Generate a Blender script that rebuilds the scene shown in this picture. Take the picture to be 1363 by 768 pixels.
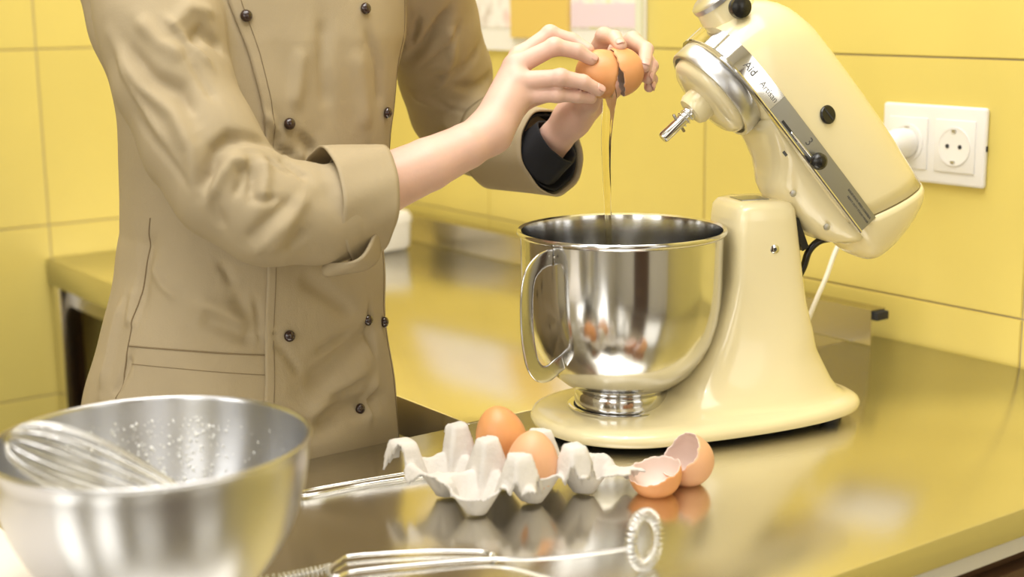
import bpy, bmesh, math, random
import numpy as np
from mathutils import Vector, Matrix

random.seed(7); rng = np.random.default_rng(7)
for o in list(bpy.data.objects): bpy.data.objects.remove(o)
SC = bpy.context.scene; COL = SC.collection
R = math.radians

# ================================================================ camera
cam_d = bpy.data.cameras.new('camera'); cam = bpy.data.objects.new('camera', cam_d); COL.objects.link(cam)
right = Vector((0.80470676, -0.59354772, -0.01217067)); up = Vector((0.12552249, 0.15006936, 0.98067492))
back = Vector((-0.58025092, -0.79068343, 0.19526541))
cam.matrix_world = Matrix((right, up, back)).transposed().to_4x4()
cam.location = (0, 0, 1.36)
cam_d.lens = 51.77; cam_d.sensor_width = 36
cam_d.clip_start = 0.05
cam_d.dof.use_dof = True; cam_d.dof.focus_distance = 1.54; cam_d.dof.aperture_fstop = 3.9
SC.camera = cam

# ================================================================ light and exposure
SC.view_settings.view_transform = 'Standard'; SC.view_settings.look = 'None'
SC.view_settings.gamma = 1; SC.view_settings.use_curve_mapping = False
SC.view_settings.exposure = -0.03
W = bpy.data.worlds.new('world'); SC.world = W; W.use_nodes = True
W.node_tree.nodes['Background'].inputs[0].default_value = (1, 0.98, 0.95, 1)
W.node_tree.nodes['Background'].inputs[1].default_value = 0.35
def area(name, loc, target, sx, sy, power, color=(1, 0.985, 0.96)):
    l = bpy.data.lights.new(name, 'AREA'); l.shape = 'RECTANGLE'; l.size = sx; l.size_y = sy; l.energy = power; l.color = color
    o = bpy.data.objects.new(name, l); COL.objects.link(o); o.location = loc
    o.rotation_euler = (Vector(target) - Vector(loc)).to_track_quat('-Z', 'Y').to_euler(); return o
area('window_daylight', (-1.85, -0.35, 1.75), (0.7, 1.0, 1.0), 0.85, 1.6, 16, (0.98, 0.99, 1.0))
area('window_daylight', (-1.85, 1.00, 1.75), (0.7, 1.2, 1.0), 0.85, 1.6, 17, (0.98, 0.99, 1.0))
area('window_daylight_rear', (0.95, -1.55, 1.75), (0.9, 1.2, 1.0), 0.80, 1.5, 6, (0.98, 0.99, 1.0))
area('window_daylight_rear', (-0.95, -1.55, 1.75), (0.6, 1.2, 1.0), 0.80, 1.5, 6, (0.98, 0.99, 1.0))
area('ceiling_panel_light', (0.35, 0.75, 2.66), (0.35, 0.75, 0), 1.9, 1.2, 33)
for x_, y_ in ((0.30, 0.55), (0.75, 0.95), (0.35, 1.25)): area('ceiling_spot', (x_, y_, 2.70), (x_, y_, 0), 0.09, 0.09, 2.5)
area('ceiling_panel_light', (0.95, 2.0, 2.66), (0.95, 2.0, 0), 1.0, 0.8, 14)

# ================================================================ materials
def mat(name, color, rough=0.5, metal=0.0, coat=0.0, spec=None, bump=None, vary=None, trans=0.0, ior=None, sss=None, aniso=0.0, crease=None):
    """bump=(scale, strength, stretch xyz); vary=(scale, amount, stretch xyz)"""
    m = bpy.data.materials.new(name); m.use_nodes = True; nt = m.node_tree; b = nt.nodes['Principled BSDF']
    b.inputs['Base Color'].default_value = (*color, 1); b.inputs['Roughness'].default_value = rough
    b.inputs['Metallic'].default_value = metal; b.inputs['Coat Weight'].default_value = coat; b.inputs['Coat Roughness'].default_value = 0.06
    if trans: b.inputs['Transmission Weight'].default_value = trans
    if ior: b.inputs['IOR'].default_value = ior
    if aniso:
        b.inputs['Anisotropic'].default_value = aniso; b.inputs['Anisotropic Rotation'].default_value = 0.25
        tg = nt.nodes.new('ShaderNodeTangent'); tg.direction_type = 'RADIAL'; tg.axis = 'Z'; nt.links.new(tg.outputs[0], b.inputs['Tangent'])
    if sss: b.inputs['Subsurface Weight'].default_value = sss[0]; b.inputs['Subsurface Radius'].default_value = sss[1]; b.inputs['Subsurface Scale'].default_value = sss[2]
    tc = nt.nodes.new('ShaderNodeTexCoord')
    def noise(scale, stretch, detail=4):
        mp = nt.nodes.new('ShaderNodeMapping'); mp.inputs['Scale'].default_value = stretch; nt.links.new(tc.outputs['Object'], mp.inputs[0])
        n = nt.nodes.new('ShaderNodeTexNoise'); n.inputs['Scale'].default_value = scale; n.inputs['Detail'].default_value = detail
        nt.links.new(mp.outputs[0], n.inputs[0]); return n
    if vary:
        n = noise(vary[0], vary[2] if len(vary) > 2 else (1, 1, 1))
        r = nt.nodes.new('ShaderNodeMapRange'); r.inputs[1].default_value = 0.3; r.inputs[2].default_value = 0.7
        r.inputs[3].default_value = 1 - vary[1]; r.inputs[4].default_value = 1 + vary[1] * 0.6
        nt.links.new(n.outputs[0], r.inputs[0])
        mx = nt.nodes.new('ShaderNodeMix'); mx.data_type = 'RGBA'; mx.blend_type = 'MULTIPLY'; mx.inputs[0].default_value = 1
        mx.inputs[6].default_value = (*color, 1); nt.links.new(r.outputs[0], mx.inputs[7]); nt.links.new(mx.outputs[2], b.inputs['Base Color'])
    if bump:
        n = noise(bump[0], bump[2] if len(bump) > 2 else (1, 1, 1))
        bp = nt.nodes.new('ShaderNodeBump'); bp.inputs['Strength'].default_value = bump[1]; bp.inputs['Distance'].default_value = 0.001
        nt.links.new(n.outputs[0], bp.inputs['Height']); nt.links.new(bp.outputs[0], b.inputs['Normal'])
        if crease:   # soft irregular wrinkles of the cloth under the weave
            n2 = noise(crease[0], (1, 1, .6), 5); n2.inputs['Distortion'].default_value = 1.2
            b2 = nt.nodes.new('ShaderNodeBump'); b2.inputs['Strength'].default_value = crease[1]; b2.inputs['Distance'].default_value = crease[2]
            nt.links.new(n2.outputs[0], b2.inputs['Height']); nt.links.new(b2.outputs[0], bp.inputs['Normal'])
    return m

M = {}
M['tile'] = mat('yellow_tile', (0.735, 0.60, 0.165), 0.34, bump=(14, 0.08), vary=(3, 0.05))
M['grout'] = mat('grout', (0.42, 0.36, 0.24), 0.9)
M['plaster'] = mat('plaster', (0.80, 0.77, 0.70), 0.9)
M['floor'] = mat('floor_tile', (0.20, 0.16, 0.12), 0.5, vary=(5, 0.2))
M['steel_top'] = mat('worktop_steel', (0.80, 0.775, 0.71), 0.17, 1.0, bump=(60, 0.10, (1, 9, 1)), vary=(4, 0.06))
M['steel_dark'] = mat('dark_steel', (0.42, 0.39, 0.34), 0.30, 1.0)  # one even darker steel for rail, shelf, shaft pin and rivets
M['steel'] = mat('polished_steel', (0.66, 0.655, 0.65), 0.14, 1.0, vary=(6, 0.05), aniso=0.55)
M['steel_brush'] = mat('brushed_steel', (0.56, 0.56, 0.57), 0.30, 1.0, bump=(5, 0.06, (1, 1, 60)), aniso=0.8)
M['steel_in'] = mat('scratched_steel', (0.66, 0.65, 0.63), 0.25, 1.0, bump=(8, 0.12, (1, 1, 40)))
M['steel_up'] = mat('upstand_steel', (0.56, 0.52, 0.44), 0.22, 1.0)
M['foam'] = mat('egg_foam', (0.86, 0.85, 0.80), 0.15, coat=0.5)
M['chrome'] = mat('chrome', (0.80, 0.80, 0.80), 0.10, 1.0)
M['chrome_satin'] = mat('satin_chrome', (0.66, 0.66, 0.67), 0.34, 1.0)
M['plate'] = mat('grey_satin_plate', (0.42, 0.42, 0.41), 0.36, 1.0)
M['cream'] = mat('cream_enamel', (0.83, 0.725, 0.44), 0.22, coat=0.6)
M['cream_in'] = mat('cream_groove', (0.30, 0.25, 0.13), 0.6)
M['black'] = mat('black_plastic', (0.012, 0.011, 0.010), 0.25)
M['rubber'] = mat('black_rubber', (0.02, 0.02, 0.02), 0.7)
M['white'] = mat('white_plastic', (0.82, 0.80, 0.77), 0.35)
M['white_soft'] = mat('white_matte', (0.84, 0.82, 0.78), 0.6)
M['hole'] = mat('dark_hole', (0.03, 0.03, 0.03), 0.8)
M['print'] = mat('engraved_print', (0.10, 0.10, 0.10), 0.6)
M['emboss'] = mat('embossed_letter', (0.22, 0.22, 0.22), 0.4, 1.0)
M['cloth'] = mat('khaki_twill', (0.385, 0.307, 0.187), 0.82, bump=(900, 0.25, (1, 1, 1)), vary=(7, 0.06), crease=(16, 0.5, 0.004))
M['cloth_seam'] = mat('khaki_seam', (0.22, 0.16, 0.085), 0.9)
M['cloth_black'] = mat('black_lining', (0.010, 0.010, 0.013), 0.9)
M['trouser'] = mat('dark_trousers', (0.03, 0.03, 0.035), 0.9)
M['button'] = mat('brown_button', (0.030, 0.012, 0.010), 0.18, coat=0.5)
M['hair'] = mat('brown_hair', (0.06, 0.035, 0.02), 0.5, bump=(60, 0.6, (4, 4, 0.5)))
M['skin'] = mat('skin', (0.72, 0.46, 0.36), 0.44, bump=(260, 0.16), vary=(26, 0.08), sss=(0.12, (1.0, 0.35, 0.2), 0.004))
M['nail'] = mat('fingernail', (0.72, 0.42, 0.34), 0.30, coat=0.1)
M['egg'] = mat('brown_eggshell', (0.74, 0.34, 0.13), 0.38, bump=(300, 0.12), vary=(16, 0.10), sss=(0.08, (1, .5, .3), 0.003))
M['egg_pale'] = mat('pale_brown_eggshell', (0.76, 0.42, 0.23), 0.45, bump=(300, 0.12), vary=(16, 0.08), sss=(0.08, (1, .5, .3), 0.003))
M['egg_in'] = mat('shell_lining', (0.86, 0.70, 0.62), 0.4, vary=(30, 0.05))
M['pulp'] = mat('grey_pulp', (0.70, 0.66, 0.61), 0.95, bump=(170, 0.9), vary=(45, 0.10))
M['white_egg'] = mat('raw_egg_white', (1.0, 0.95, 0.72), 0.02, trans=1.0, ior=1.26)
M['cord'] = mat('white_cord', (0.80, 0.77, 0.70), 0.45)
M['paper'] = mat('white_board', (0.84, 0.79, 0.74), 0.6)
M['drawer'] = mat('brown_panel', (0.10, 0.05, 0.025), 0.5)

# ================================================================ helpers
def tag(o, label=None, cat=None, group=None, kind=None):
    if label: o['label'] = label
    if cat: o['category'] = cat
    if group: o['group'] = group
    if kind: o['kind'] = kind
    return o
def link(name, me, m=None, parent=None, smooth=True, loc=None):
    o = bpy.data.objects.new(name, me); COL.objects.link(o)
    if m: me.materials.append(m)
    if smooth: me.shade_smooth()
    if parent: o.parent = parent
    if loc is not None: o.location = loc
    return o
def empty(name, loc, rz=0.0):
    o = bpy.data.objects.new(name, None); COL.objects.link(o); o.location = loc; o.rotation_euler = (0, 0, rz)
    o.empty_display_size = 0.05; return o
def from_np(V, F, name='m'):
    me = bpy.data.meshes.new(name); me.from_pydata(np.asarray(V).tolist(), [], np.asarray(F).tolist() if not isinstance(F, list) else F)
    me.validate(); me.update(); return me
def box(name, lo, hi, m, parent=None, bevel=0.0, seg=2):
    bm = bmesh.new(); bmesh.ops.create_cube(bm, size=1)
    for v in bm.verts: v.co = Vector([(lo[i] + hi[i]) / 2 + v.co[i] * (hi[i] - lo[i]) for i in range(3)])
    if bevel: bmesh.ops.bevel(bm, geom=bm.edges[:], offset=bevel, segments=seg, profile=0.5, affect='EDGES')
    me = bpy.data.meshes.new(name); bm.to_mesh(me); bm.free()
    o = link(name, me, m, parent, smooth=False)
    if bevel: me.shade_smooth(); autosmooth(o)
    return o
def autosmooth(o, ang=35):
    me = o.data; me.shade_smooth()
    bm = bmesh.new(); bm.from_mesh(me); lim = R(ang)
    for e in bm.edges: e.smooth = not (len(e.link_faces) == 2 and e.calc_face_angle(0) > lim)
    bm.to_mesh(me); bm.free()
def loft(name, rings, m, parent=None, cap=True, close=True, sharp=None):
    """rings: list of equally long closed loops of 3-D points"""
    n = len(rings[0]); V = [tuple(p) for r in rings for p in r]; F = []
    for i in range(len(rings) - 1):
        for j in range(n if close else n - 1):
            a = i * n + j; b = i * n + (j + 1) % n; F.append((a, b, b + n, a + n))
    if cap: F.append(tuple(range(n))[::-1]); F.append(tuple(range((len(rings) - 1) * n, len(rings) * n)))
    me = bpy.data.meshes.new(name); me.from_pydata(V, [], F)
    bm = bmesh.new(); bm.from_mesh(me); bmesh.ops.remove_doubles(bm, verts=bm.verts, dist=1e-6); bmesh.ops.recalc_face_normals(bm, faces=bm.faces); bm.to_mesh(me); bm.free()
    o = link(name, me, m, parent)
    if sharp: autosmooth(o, sharp)
    return o
def lathe(name, prof, m, parent=None, n=64, loc=(0, 0, 0), axis=None, closed=False, sharp=40):
    """prof: (r, z) pairs; axis: direction of local z"""
    rot = Vector((0, 0, 1)).rotation_difference(Vector(axis)).to_matrix() if axis is not None else Matrix.Identity(3)
    rings = [[rot @ Vector((max(r, 1e-5) * math.cos(2 * math.pi * k / n), max(r, 1e-5) * math.sin(2 * math.pi * k / n), z)) + Vector(loc) for k in range(n)] for r, z in prof]
    if closed: rings.append(rings[0])
    return loft(name, rings, m, parent, cap=not closed, sharp=sharp)
def smooth_path(pts, n=6):
    """Catmull-Rom resampling"""
    P = [Vector(p) for p in pts]; out = []
    for i in range(len(P) - 1):
        p0 = P[max(i - 1, 0)]; p1 = P[i]; p2 = P[i + 1]; p3 = P[min(i + 2, len(P) - 1)]
        for k in range(n):
            t = k / n
            out.append(0.5 * ((2 * p1) + (p2 - p0) * t + (2 * p0 - 5 * p1 + 4 * p2 - p3) * t * t + (3 * p1 - p0 - 3 * p2 + p3) * t ** 3))
    out.append(P[-1]); return out
def tube(name, pts, r, m, parent=None, n=8, smooth=6, ry=None, upv=None, closed=False):
    """swept tube (round, or flat when ry is given: r along side axis, ry along normal)"""
    P = smooth_path(pts, smooth) if smooth > 1 else [Vector(p) for p in pts]
    rad = r if callable(r) else (lambda t: r)
    rings = []; prev = None
    for i, p in enumerate(P):
        a = P[i - 1] if i else (P[-2] if closed else p); b = P[i + 1] if i < len(P) - 1 else (P[1] if closed else p)
        t = (b - a).normalized()
        if upv is not None: s = t.cross(Vector(upv)).normalized()
        elif prev is None: s = t.orthogonal().normalized()
        else: s = (prev - t * prev.dot(t)).normalized()
        prev = s; q = t.cross(s); rr = rad(i / (len(P) - 1)); r2 = rr if ry is None else ry
        ring = []
        for k in range(n):
            c, d = math.cos(2 * math.pi * k / n), math.sin(2 * math.pi * k / n)
            if ry is not None:  # rounded strap section
                e = 0.45; c = math.copysign(abs(c) ** e, c); d = math.copysign(abs(d) ** e, d)
            ring.append(p + s * (rr * c) + q * (r2 * d))
        rings.append(ring)
    return loft(name, rings, m, parent, cap=not closed)

# ================================================================ the room
wall_right = empty('wall_right', (1.557, 0.5, 0)); tag(wall_right, kind='structure')
wall_back = empty('wall_back', (0, 2.64, 0)); tag(wall_back, kind='structure')
# grout beds
box('grout_bed', (1.5595, -1.7, 0), (1.70, 2.70, 2.75), M['grout'], None)
bpy.data.objects['grout_bed'].parent = wall_right; bpy.data.objects['grout_bed'].matrix_parent_inverse = Matrix.Translation((-1.557, -0.5, 0))
g = box('grout_bed', (-2.0, 2.6425, 0), (1.5595, 2.78, 2.75), M['grout']); g.parent = wall_back; g.matrix_parent_inverse = Matrix.Translation((0, -2.64, 0))
TH = 0.3165; TW = 0.5655; G = 0.0022
def tile_mesh(w, h):
    bm = bmesh.new(); bmesh.ops.create_cube(bm, size=1)
    for v in bm.verts: v.co = Vector((v.co.x * w, v.co.y * 0.010, v.co.z * h))
    bmesh.ops.bevel(bm, geom=[e for e in bm.edges if all(v.co.y < 0 for v in e.verts)], offset=0.0012, segments=2, affect='EDGES')
    me = bpy.data.meshes.new('tile'); bm.to_mesh(me); bm.free(); me.materials.append(M['tile']); return me
zs = [0.010 + TH * k for k in range(9)]                      # joints at 0.643, 0.959, 1.276 ...
full = {}
def add_tile(parent, along0, along1, z0, z1, side):
    w = along1 - along0 - G; h = z1 - z0 - G; key = (round(w, 4), round(h, 4))
    if key not in full: full[key] = tile_mesh(w, h)
    o = bpy.data.objects.new('tile', full[key]); COL.objects.link(o); o.parent = parent
    j = random.uniform(-0.0002, 0.0002)
    if side == 'r': o.location = (0.005 + j, (along0 + along1) / 2 - 0.5, (z0 + z1) / 2); o.rotation_euler = (0, 0, -math.pi / 2)
    else: o.location = ((along0 + along1) / 2, 0.005 + j, (z0 + z1) / 2)
for i, z0 in enumerate(zs):
    z1 = min(z0 + TH, 2.75)
    if z1 - z0 < 0.02: continue
    y = 1.624 - 6 * TW
    while y < 2.64:
        y1 = min(y + TW, 2.64)
        if y1 - y > 0.02: add_tile(wall_right, y, y1, z0, z1, 'r')
        y += TW
    x = 0.893 - 5 * TW
    while x < 1.557:
        x1 = min(x + TW, 1.557)
        if x1 - x > 0.02: add_tile(wall_back, x, x1, z0, z1, 'b')
        x += TW
def struct(name, lo, hi, m): o = box(name, lo, hi, m); tag(o, kind='structure'); return o
struct('floor', (-2.0, -1.7, -0.1), (1.70, 2.78, 0.0), M['floor'])
struct('ceiling', (-2.0, -1.7, 2.75), (1.70, 2.78, 2.85), M['plaster'])
struct('wall_left', (-2.1, -1.7, 0), (-2.0, 2.78, 2.75), M['plaster'])
struct('wall_front', (-2.1, -1.8, 0), (1.70, -1.7, 2.75), M['plaster'])

struct('reflection_panel', (-0.45, -1.70, 0.0), (0.45, -1.66, 2.05), M['drawer'])  # unseen dark panel added behind the camera to band the bowl reflections
struct('reflection_strip', (-2.0, 0.35, 0.0), (-1.93, 0.42, 2.75), M['drawer'])  # unseen dark strip between the windows, added to break up bowl reflections

# ---------------------------------------------------------------- worktops
wt = empty('worktop', (1.22, 1.96, 0.0))
tag(wt, 'long steel worktop along the right wall behind the cook, reaching the back wall', 'worktop')
def child_box(name, lo, hi, m, par, **k):
    o = box(name, lo, hi, m, **k); o.parent = par; o.matrix_parent_inverse = Matrix.Translation(-par.location); return o
child_box('steel_top', (0.880, 1.2835, 0.852), (1.552, 2.636, 0.900), M['steel_top'], wt, bevel=0.0025)
child_box('rail', (0.905, 1.30, 0.815), (1.53, 2.62, 0.851), M['steel_dark'], wt)
child_box('leg', (0.885, 2.590, 0.0), (0.925, 2.632, 0.851), M['steel_top'], wt, bevel=0.003)
child_box('leg', (0.905, 1.30, 0.0), (0.940, 1.335, 0.814), M['steel_top'], wt, bevel=0.003)
child_box('shelf', (0.93, 1.34, 0.20), (1.53, 2.60, 0.225), M['steel_dark'], wt)
child_box('back_panel', (1.50, 1.34, 0.23), (1.525, 2.60, 0.81), M['drawer'], wt)
ft = empty('front_worktop', (0.7, 1.02, 0.0))
tag(ft, 'stainless steel counter in the foreground carrying the cream mixer, carton and steel bowl', 'worktop')
child_box('steel_top', (-0.10, 0.747, 0.872), (1.552, 1.2825, 0.900), M['steel_top'], ft, bevel=0.0025)
child_box('apron_rail', (-0.06, 0.757, 0.852), (1.550, 1.270, 0.871), M['white_soft'], ft)
child_box('cabinet_body', (-0.04, 0.775, 0.10), (1.545, 1.262, 0.851), M['drawer'], ft)
child_box('plinth', (-0.02, 0.82, 0.0), (1.53, 1.25, 0.099), M['hole'], ft)
for k in range(3):
    d = child_box('door', (-0.03 + k * 0.525, 0.757, 0.115), (0.485 + k * 0.525, 0.7745, 0.835), M['drawer'], ft, bevel=0.002)
    h = box('door_handle', (0.40 + k * 0.525, 0.735, 0.70), (0.412 + k * 0.525, 0.7568, 0.81), M['chrome_satin'], bevel=0.003)
    h.parent = d; h.matrix_parent_inverse = Matrix.Translation(-ft.location)
# upstand channel along the right wall
us = empty('steel_upstand', (1.52, 1.9, 0.9))
tag(us, 'low stainless steel upstand channel with black end plug on worktop against the right wall', 'upstand')
V = []; prof = [(0, 0.0), (0, 0.0475), (0.028, 0.0475), (0.028, 0.0415), (0.0265, 0.0415), (0.0265, 0.046), (0.0015, 0.046), (0.0015, 0)]
loft('channel', [[(1.500 + a - 1.52, y - 1.9, z + 0.0005) for a, z in prof] for y in (1.246, 2.632)], M['steel_up'], us, sharp=20)
box('end_plug', (1.5025 - 1.52, 1.238 - 1.9, 0.034), (1.5262 - 1.52, 1.252 - 1.9, 0.0455), M['rubber'], us, bevel=0.0015)

# ---------------------------------------------------------------- double socket outlet
so = empty('wall_socket', (1.557, 1.1985, 1.1665), -math.pi / 2)   # local x -> -Y world, local -y -> out of the wall
tag(so, 'white double wall socket on yellow tiles at right, one outlet filled by a plug', 'socket')
def plate_ring(name, w, h, y0, y1, m, par, bev=0.004):
    return box(name, (-w / 2, -y1, -h / 2), (w / 2, -y0, h / 2), m, par, bevel=bev, seg=3)
def socket_local():
    plate_ring('face_plate', 0.160, 0.100, 0.0, 0.009, M['white'], so)
    for sx in (-0.0365, 0.0365):
        ins = box('insert', (sx - 0.0305, -0.0115, -0.0330), (sx + 0.0305, -0.0085, 0.0330), M['white'], so, bevel=0.0012)
        rim = lathe('recess_rim', [(0.0215, 0.0), (0.0245, 0.0), (0.0245, 0.0016), (0.0215, 0.0016)], M['white'], so, closed=True, loc=(sx, -0.0115, 0), axis=(0, -1, 0))
        well = lathe('recess', [(0.0, 0.0002), (0.0214, 0.0002), (0.0214, 0.0013), (0.0, 0.0007)], M['white_soft'], so, loc=(sx, -0.0115, 0), axis=(0, -1, 0))
        for dx in (-0.0095, 0.0095):
            lathe('pin_hole', [(0, 0), (0.0027, 0), (0.0027, 0.0008), (0, 0.0008)], M['hole'], so, n=16, loc=(sx + dx, -0.01245, 0), axis=(0, -1, 0))
        for dz in (-0.0195, 0.0195):
            box('earth_clip', (sx - 0.003, -0.0142, dz - 0.0016), (sx + 0.003, -0.0126, dz + 0.0016), M['chrome_satin'], so)
    box('side_notch', (0.0798, -0.006, -0.004), (0.0808, -0.003, 0.003), M['hole'], so)
socket_local()
pl = empty('power_plug', (1.5435, 1.2350, 1.1665), -math.pi / 2)
tag(pl, 'round white power plug pushed into left outlet behind the mixer head', 'plug')
lathe('plug_body', [(0, 0), (0.0185, 0), (0.0190, 0.004), (0.0190, 0.020), (0.0165, 0.030), (0.009, 0.036), (0, 0.037)], M['white'], pl, axis=(0, -1, 0))
lathe('strain_relief', [(0, 0.0), (0.0055, 0.0), (0.0040, 0.016), (0, 0.016)], M['white'], pl, n=20, loc=(0, -0.036, 0), axis=(0, -1, -0.15))

# ---------------------------------------------------------------- printed wall board
wb = empty('wall_poster', (1.5565, 2.03, 1.42), -math.pi / 2)
tag(wb, 'white board with two blurred pastel pictures and a yellow centre strip, behind the hands', 'poster')
box('backing', (-0.44, -0.008, -0.155), (0.275, -0.001, 0.33), M['white_soft'], wb)
def print_mat(name, kind):
    m = bpy.data.materials.new(name); m.use_nodes = True; nt = m.node_tree; b = nt.nodes['Principled BSDF']; b.inputs['Roughness'].default_value = 0.5
    tc = nt.nodes.new('ShaderNodeTexCoord'); mp = nt.nodes.new('ShaderNodeMapping'); mp.inputs['Scale'].default_value = (14, 1, 9); nt.links.new(tc.outputs['Object'], mp.inputs[0])
    n = nt.nodes.new('ShaderNodeTexNoise'); n.inputs['Scale'].default_value = 1.6; n.inputs['Detail'].default_value = 3; nt.links.new(mp.outputs[0], n.inputs[0])
    cr = nt.nodes.new('ShaderNodeValToRGB'); nt.links.new(n.outputs[0], cr.inputs[0])
    el = cr.color_ramp.elements
    cols = {'a': [(0.30, (0.50, 0.40, 0.34)), (0.45, (0.80, 0.76, 0.74)), (0.55, (0.90, 0.88, 0.86)), (0.68, (0.85, 0.62, 0.60))],
            'b': [(0.30, (0.75, 0.48, 0.66)), (0.46, (0.88, 0.82, 0.80)), (0.56, (0.90, 0.86, 0.78)), (0.68, (0.72, 0.72, 0.35))]}[kind]
    el[0].position, el[0].color = cols[0][0], (*cols[0][1], 1); el[1].position, el[1].color = cols[-1][0], (*cols[-1][1], 1)
    for p, c in cols[1:-1]: e = el.new(p); e.color = (*c, 1)
    nt.links.new(cr.outputs[0], b.inputs['Base Color']); return m
box('picture', (-0.43, -0.0095, -0.115), (-0.066, -0.0081, 0.32), print_mat('streaky_print', 'a'), wb)
box('centre_strip', (-0.064, -0.016, -0.132), (0.094, -0.0081, 0.32), mat('ochre_strip', (0.74, 0.53, 0.14), 0.5), wb)
box('picture', (0.096, -0.0095, -0.115), (0.258, -0.0081, 0.32), print_mat('pink_print', 'b'), wb)
box('pink_band', (0.0965, -0.0102, -0.112), (0.2575, -0.0096, -0.075), mat('pink_ink', (0.80, 0.66, 0.74), 0.6), wb)
box('edge_strip', (0.262, -0.014, -0.155), (0.275, -0.0081, 0.33), mat('clear_edge', (0.75, 0.76, 0.62), 0.2), wb)

# ---------------------------------------------------------------- white container by the wall
sc = empty('storage_tub', (1.385, 2.335, 0.9005), R(10))
tag(sc, 'small white lidded tub on the far worktop beside the cook', 'tub')
def rrect(w, d, r, z, n=6):
    pts = []
    for cx_, cy_, a0 in ((w / 2 - r, d / 2 - r, 0), (-w / 2 + r, d / 2 - r, 90), (-w / 2 + r, -d / 2 + r, 180), (w / 2 - r, -d / 2 + r, 270)):
        for k in range(n + 1):
            a = R(a0 + 90 * k / n); pts.append((cx_ + r * math.cos(a), cy_ + r * math.sin(a), z))
    return pts
loft('tub_body', [rrect(.115, .105, .02, 0), rrect(.125, .115, .022, 0.006), rrect(.130, .12, .024, .050)], M['white'], sc, sharp=50)
loft('lid', [rrect(.134, .124, .026, .0502), rrect(.134, .124, .026, .062), rrect(.124, .114, .024, .070)], M['white'], sc, sharp=50)

# ---------------------------------------------------------------- implicit-surface tools
def capsule(P, a, b, ra, rb):
    a = np.array(a, float); b = np.array(b, float); ba = b - a
    h = np.clip(((P - a) @ ba) / max(ba @ ba, 1e-12), 0, 1)
    return np.linalg.norm(P - a - h[:, None] * ba, axis=1) - (ra + (rb - ra) * h)

def smin(a, b, k):
    h = np.clip(0.5 + 0.5 * (b - a) / k, 0, 1)
    return b + (a - b) * h - k * h * (1 - h)

def grid_mesh(fn, lo, hi, h):
    """naive surface nets: vertices, quads of the zero level of fn"""
    lo = np.array(lo, float); hi = np.array(hi, float)
    n = np.ceil((hi - lo) / h).astype(int) + 1
    ax = [lo[i] + h * np.arange(n[i]) for i in range(3)]
    val = np.empty(n)
    YY, ZZ = np.meshgrid(ax[1], ax[2], indexing='ij')
    for i0 in range(0, n[0], 16):
        xs = ax[0][i0:i0 + 16]
        P = np.empty((len(xs),) + YY.shape + (3,))
        P[..., 0] = xs[:, None, None]; P[..., 1] = YY; P[..., 2] = ZZ
        val[i0:i0 + len(xs)] = fn(P.reshape(-1, 3)).reshape(len(xs), n[1], n[2])
    ins = val < 0
    c = n - 1
    def corner(A, o): return A[o[0]:o[0] + c[0], o[1]:o[1] + c[1], o[2]:o[2] + c[2]]
    cnt8 = sum(corner(ins, (a, b, d)).astype(np.int8) for a in (0, 1) for b in (0, 1) for d in (0, 1))
    act = (cnt8 > 0) & (cnt8 < 8)
    ci = np.argwhere(act)
    ids = -np.ones(c, int); ids[act] = np.arange(len(ci))
    acc = np.zeros((len(ci), 3)); num = np.zeros(len(ci))
    corners = [(a, b, d) for a in (0, 1) for b in (0, 1) for d in (0, 1)]
    for a in corners:
        for k in range(3):
            if a[k]: continue
            b = list(a); b[k] = 1
            va = val[ci[:, 0] + a[0], ci[:, 1] + a[1], ci[:, 2] + a[2]]
            vb = val[ci[:, 0] + b[0], ci[:, 1] + b[1], ci[:, 2] + b[2]]
            m = (va < 0) != (vb < 0)
            t = np.where(m, va / np.where(m, va - vb, 1), 0)
            p = np.tile(np.array(a, float), (len(ci), 1)); p[:, k] = t
            acc += p * m[:, None]; num += m
    V = lo + (ci + acc / num[:, None]) * h
    quads = []
    for k in range(3):
        u, v = [(1, 2), (2, 0), (0, 1)][k]
        sl0 = [slice(1, -1)] * 3; sl1 = [slice(1, -1)] * 3
        sl0[k] = slice(0, -1); sl1[k] = slice(1, None)
        A = ins[tuple(sl0)]; B = ins[tuple(sl1)]
        e = np.argwhere(A != B)
        inside_first = A[tuple(e.T)]
        e = e + 1; e[:, k] -= 1
        def cell(du, dv):
            q = e.copy(); q[:, u] += du; q[:, v] += dv
            return ids[tuple(q.T)]
        q = np.stack([cell(-1, -1), cell(0, -1), cell(0, 0), cell(-1, 0)], 1)
        q[~inside_first] = q[~inside_first][:, ::-1]
        quads.append(q)
    return V, np.concatenate(quads)

def gradient(fn, V, e=1e-3):
    G = np.stack([fn(V + d) - fn(V - d) for d in np.eye(3) * e], 1)
    return G / np.maximum(np.linalg.norm(G, axis=1, keepdims=True), 1e-9)

def line_distance(P, pts):
    """distance to a 3-D polyline and the parameter 0..1 along it"""
    best = np.full(len(P), 1e9); par = np.zeros(len(P)); pts = np.array(pts, float)
    seg = np.linalg.norm(np.diff(pts, axis=0), axis=1); cum = np.concatenate([[0], np.cumsum(seg)]); tot = cum[-1]
    for i in range(len(pts) - 1):
        a = pts[i]; ba = pts[i + 1] - a
        h = np.clip(((P - a) @ ba) / max(ba @ ba, 1e-12), 0, 1)
        d = np.linalg.norm(P - a - h[:, None] * ba, axis=1)
        m = d < best
        best[m] = d[m]; par[m] = (cum[i] + h[m] * seg[i]) / tot
    return best, par

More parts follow.
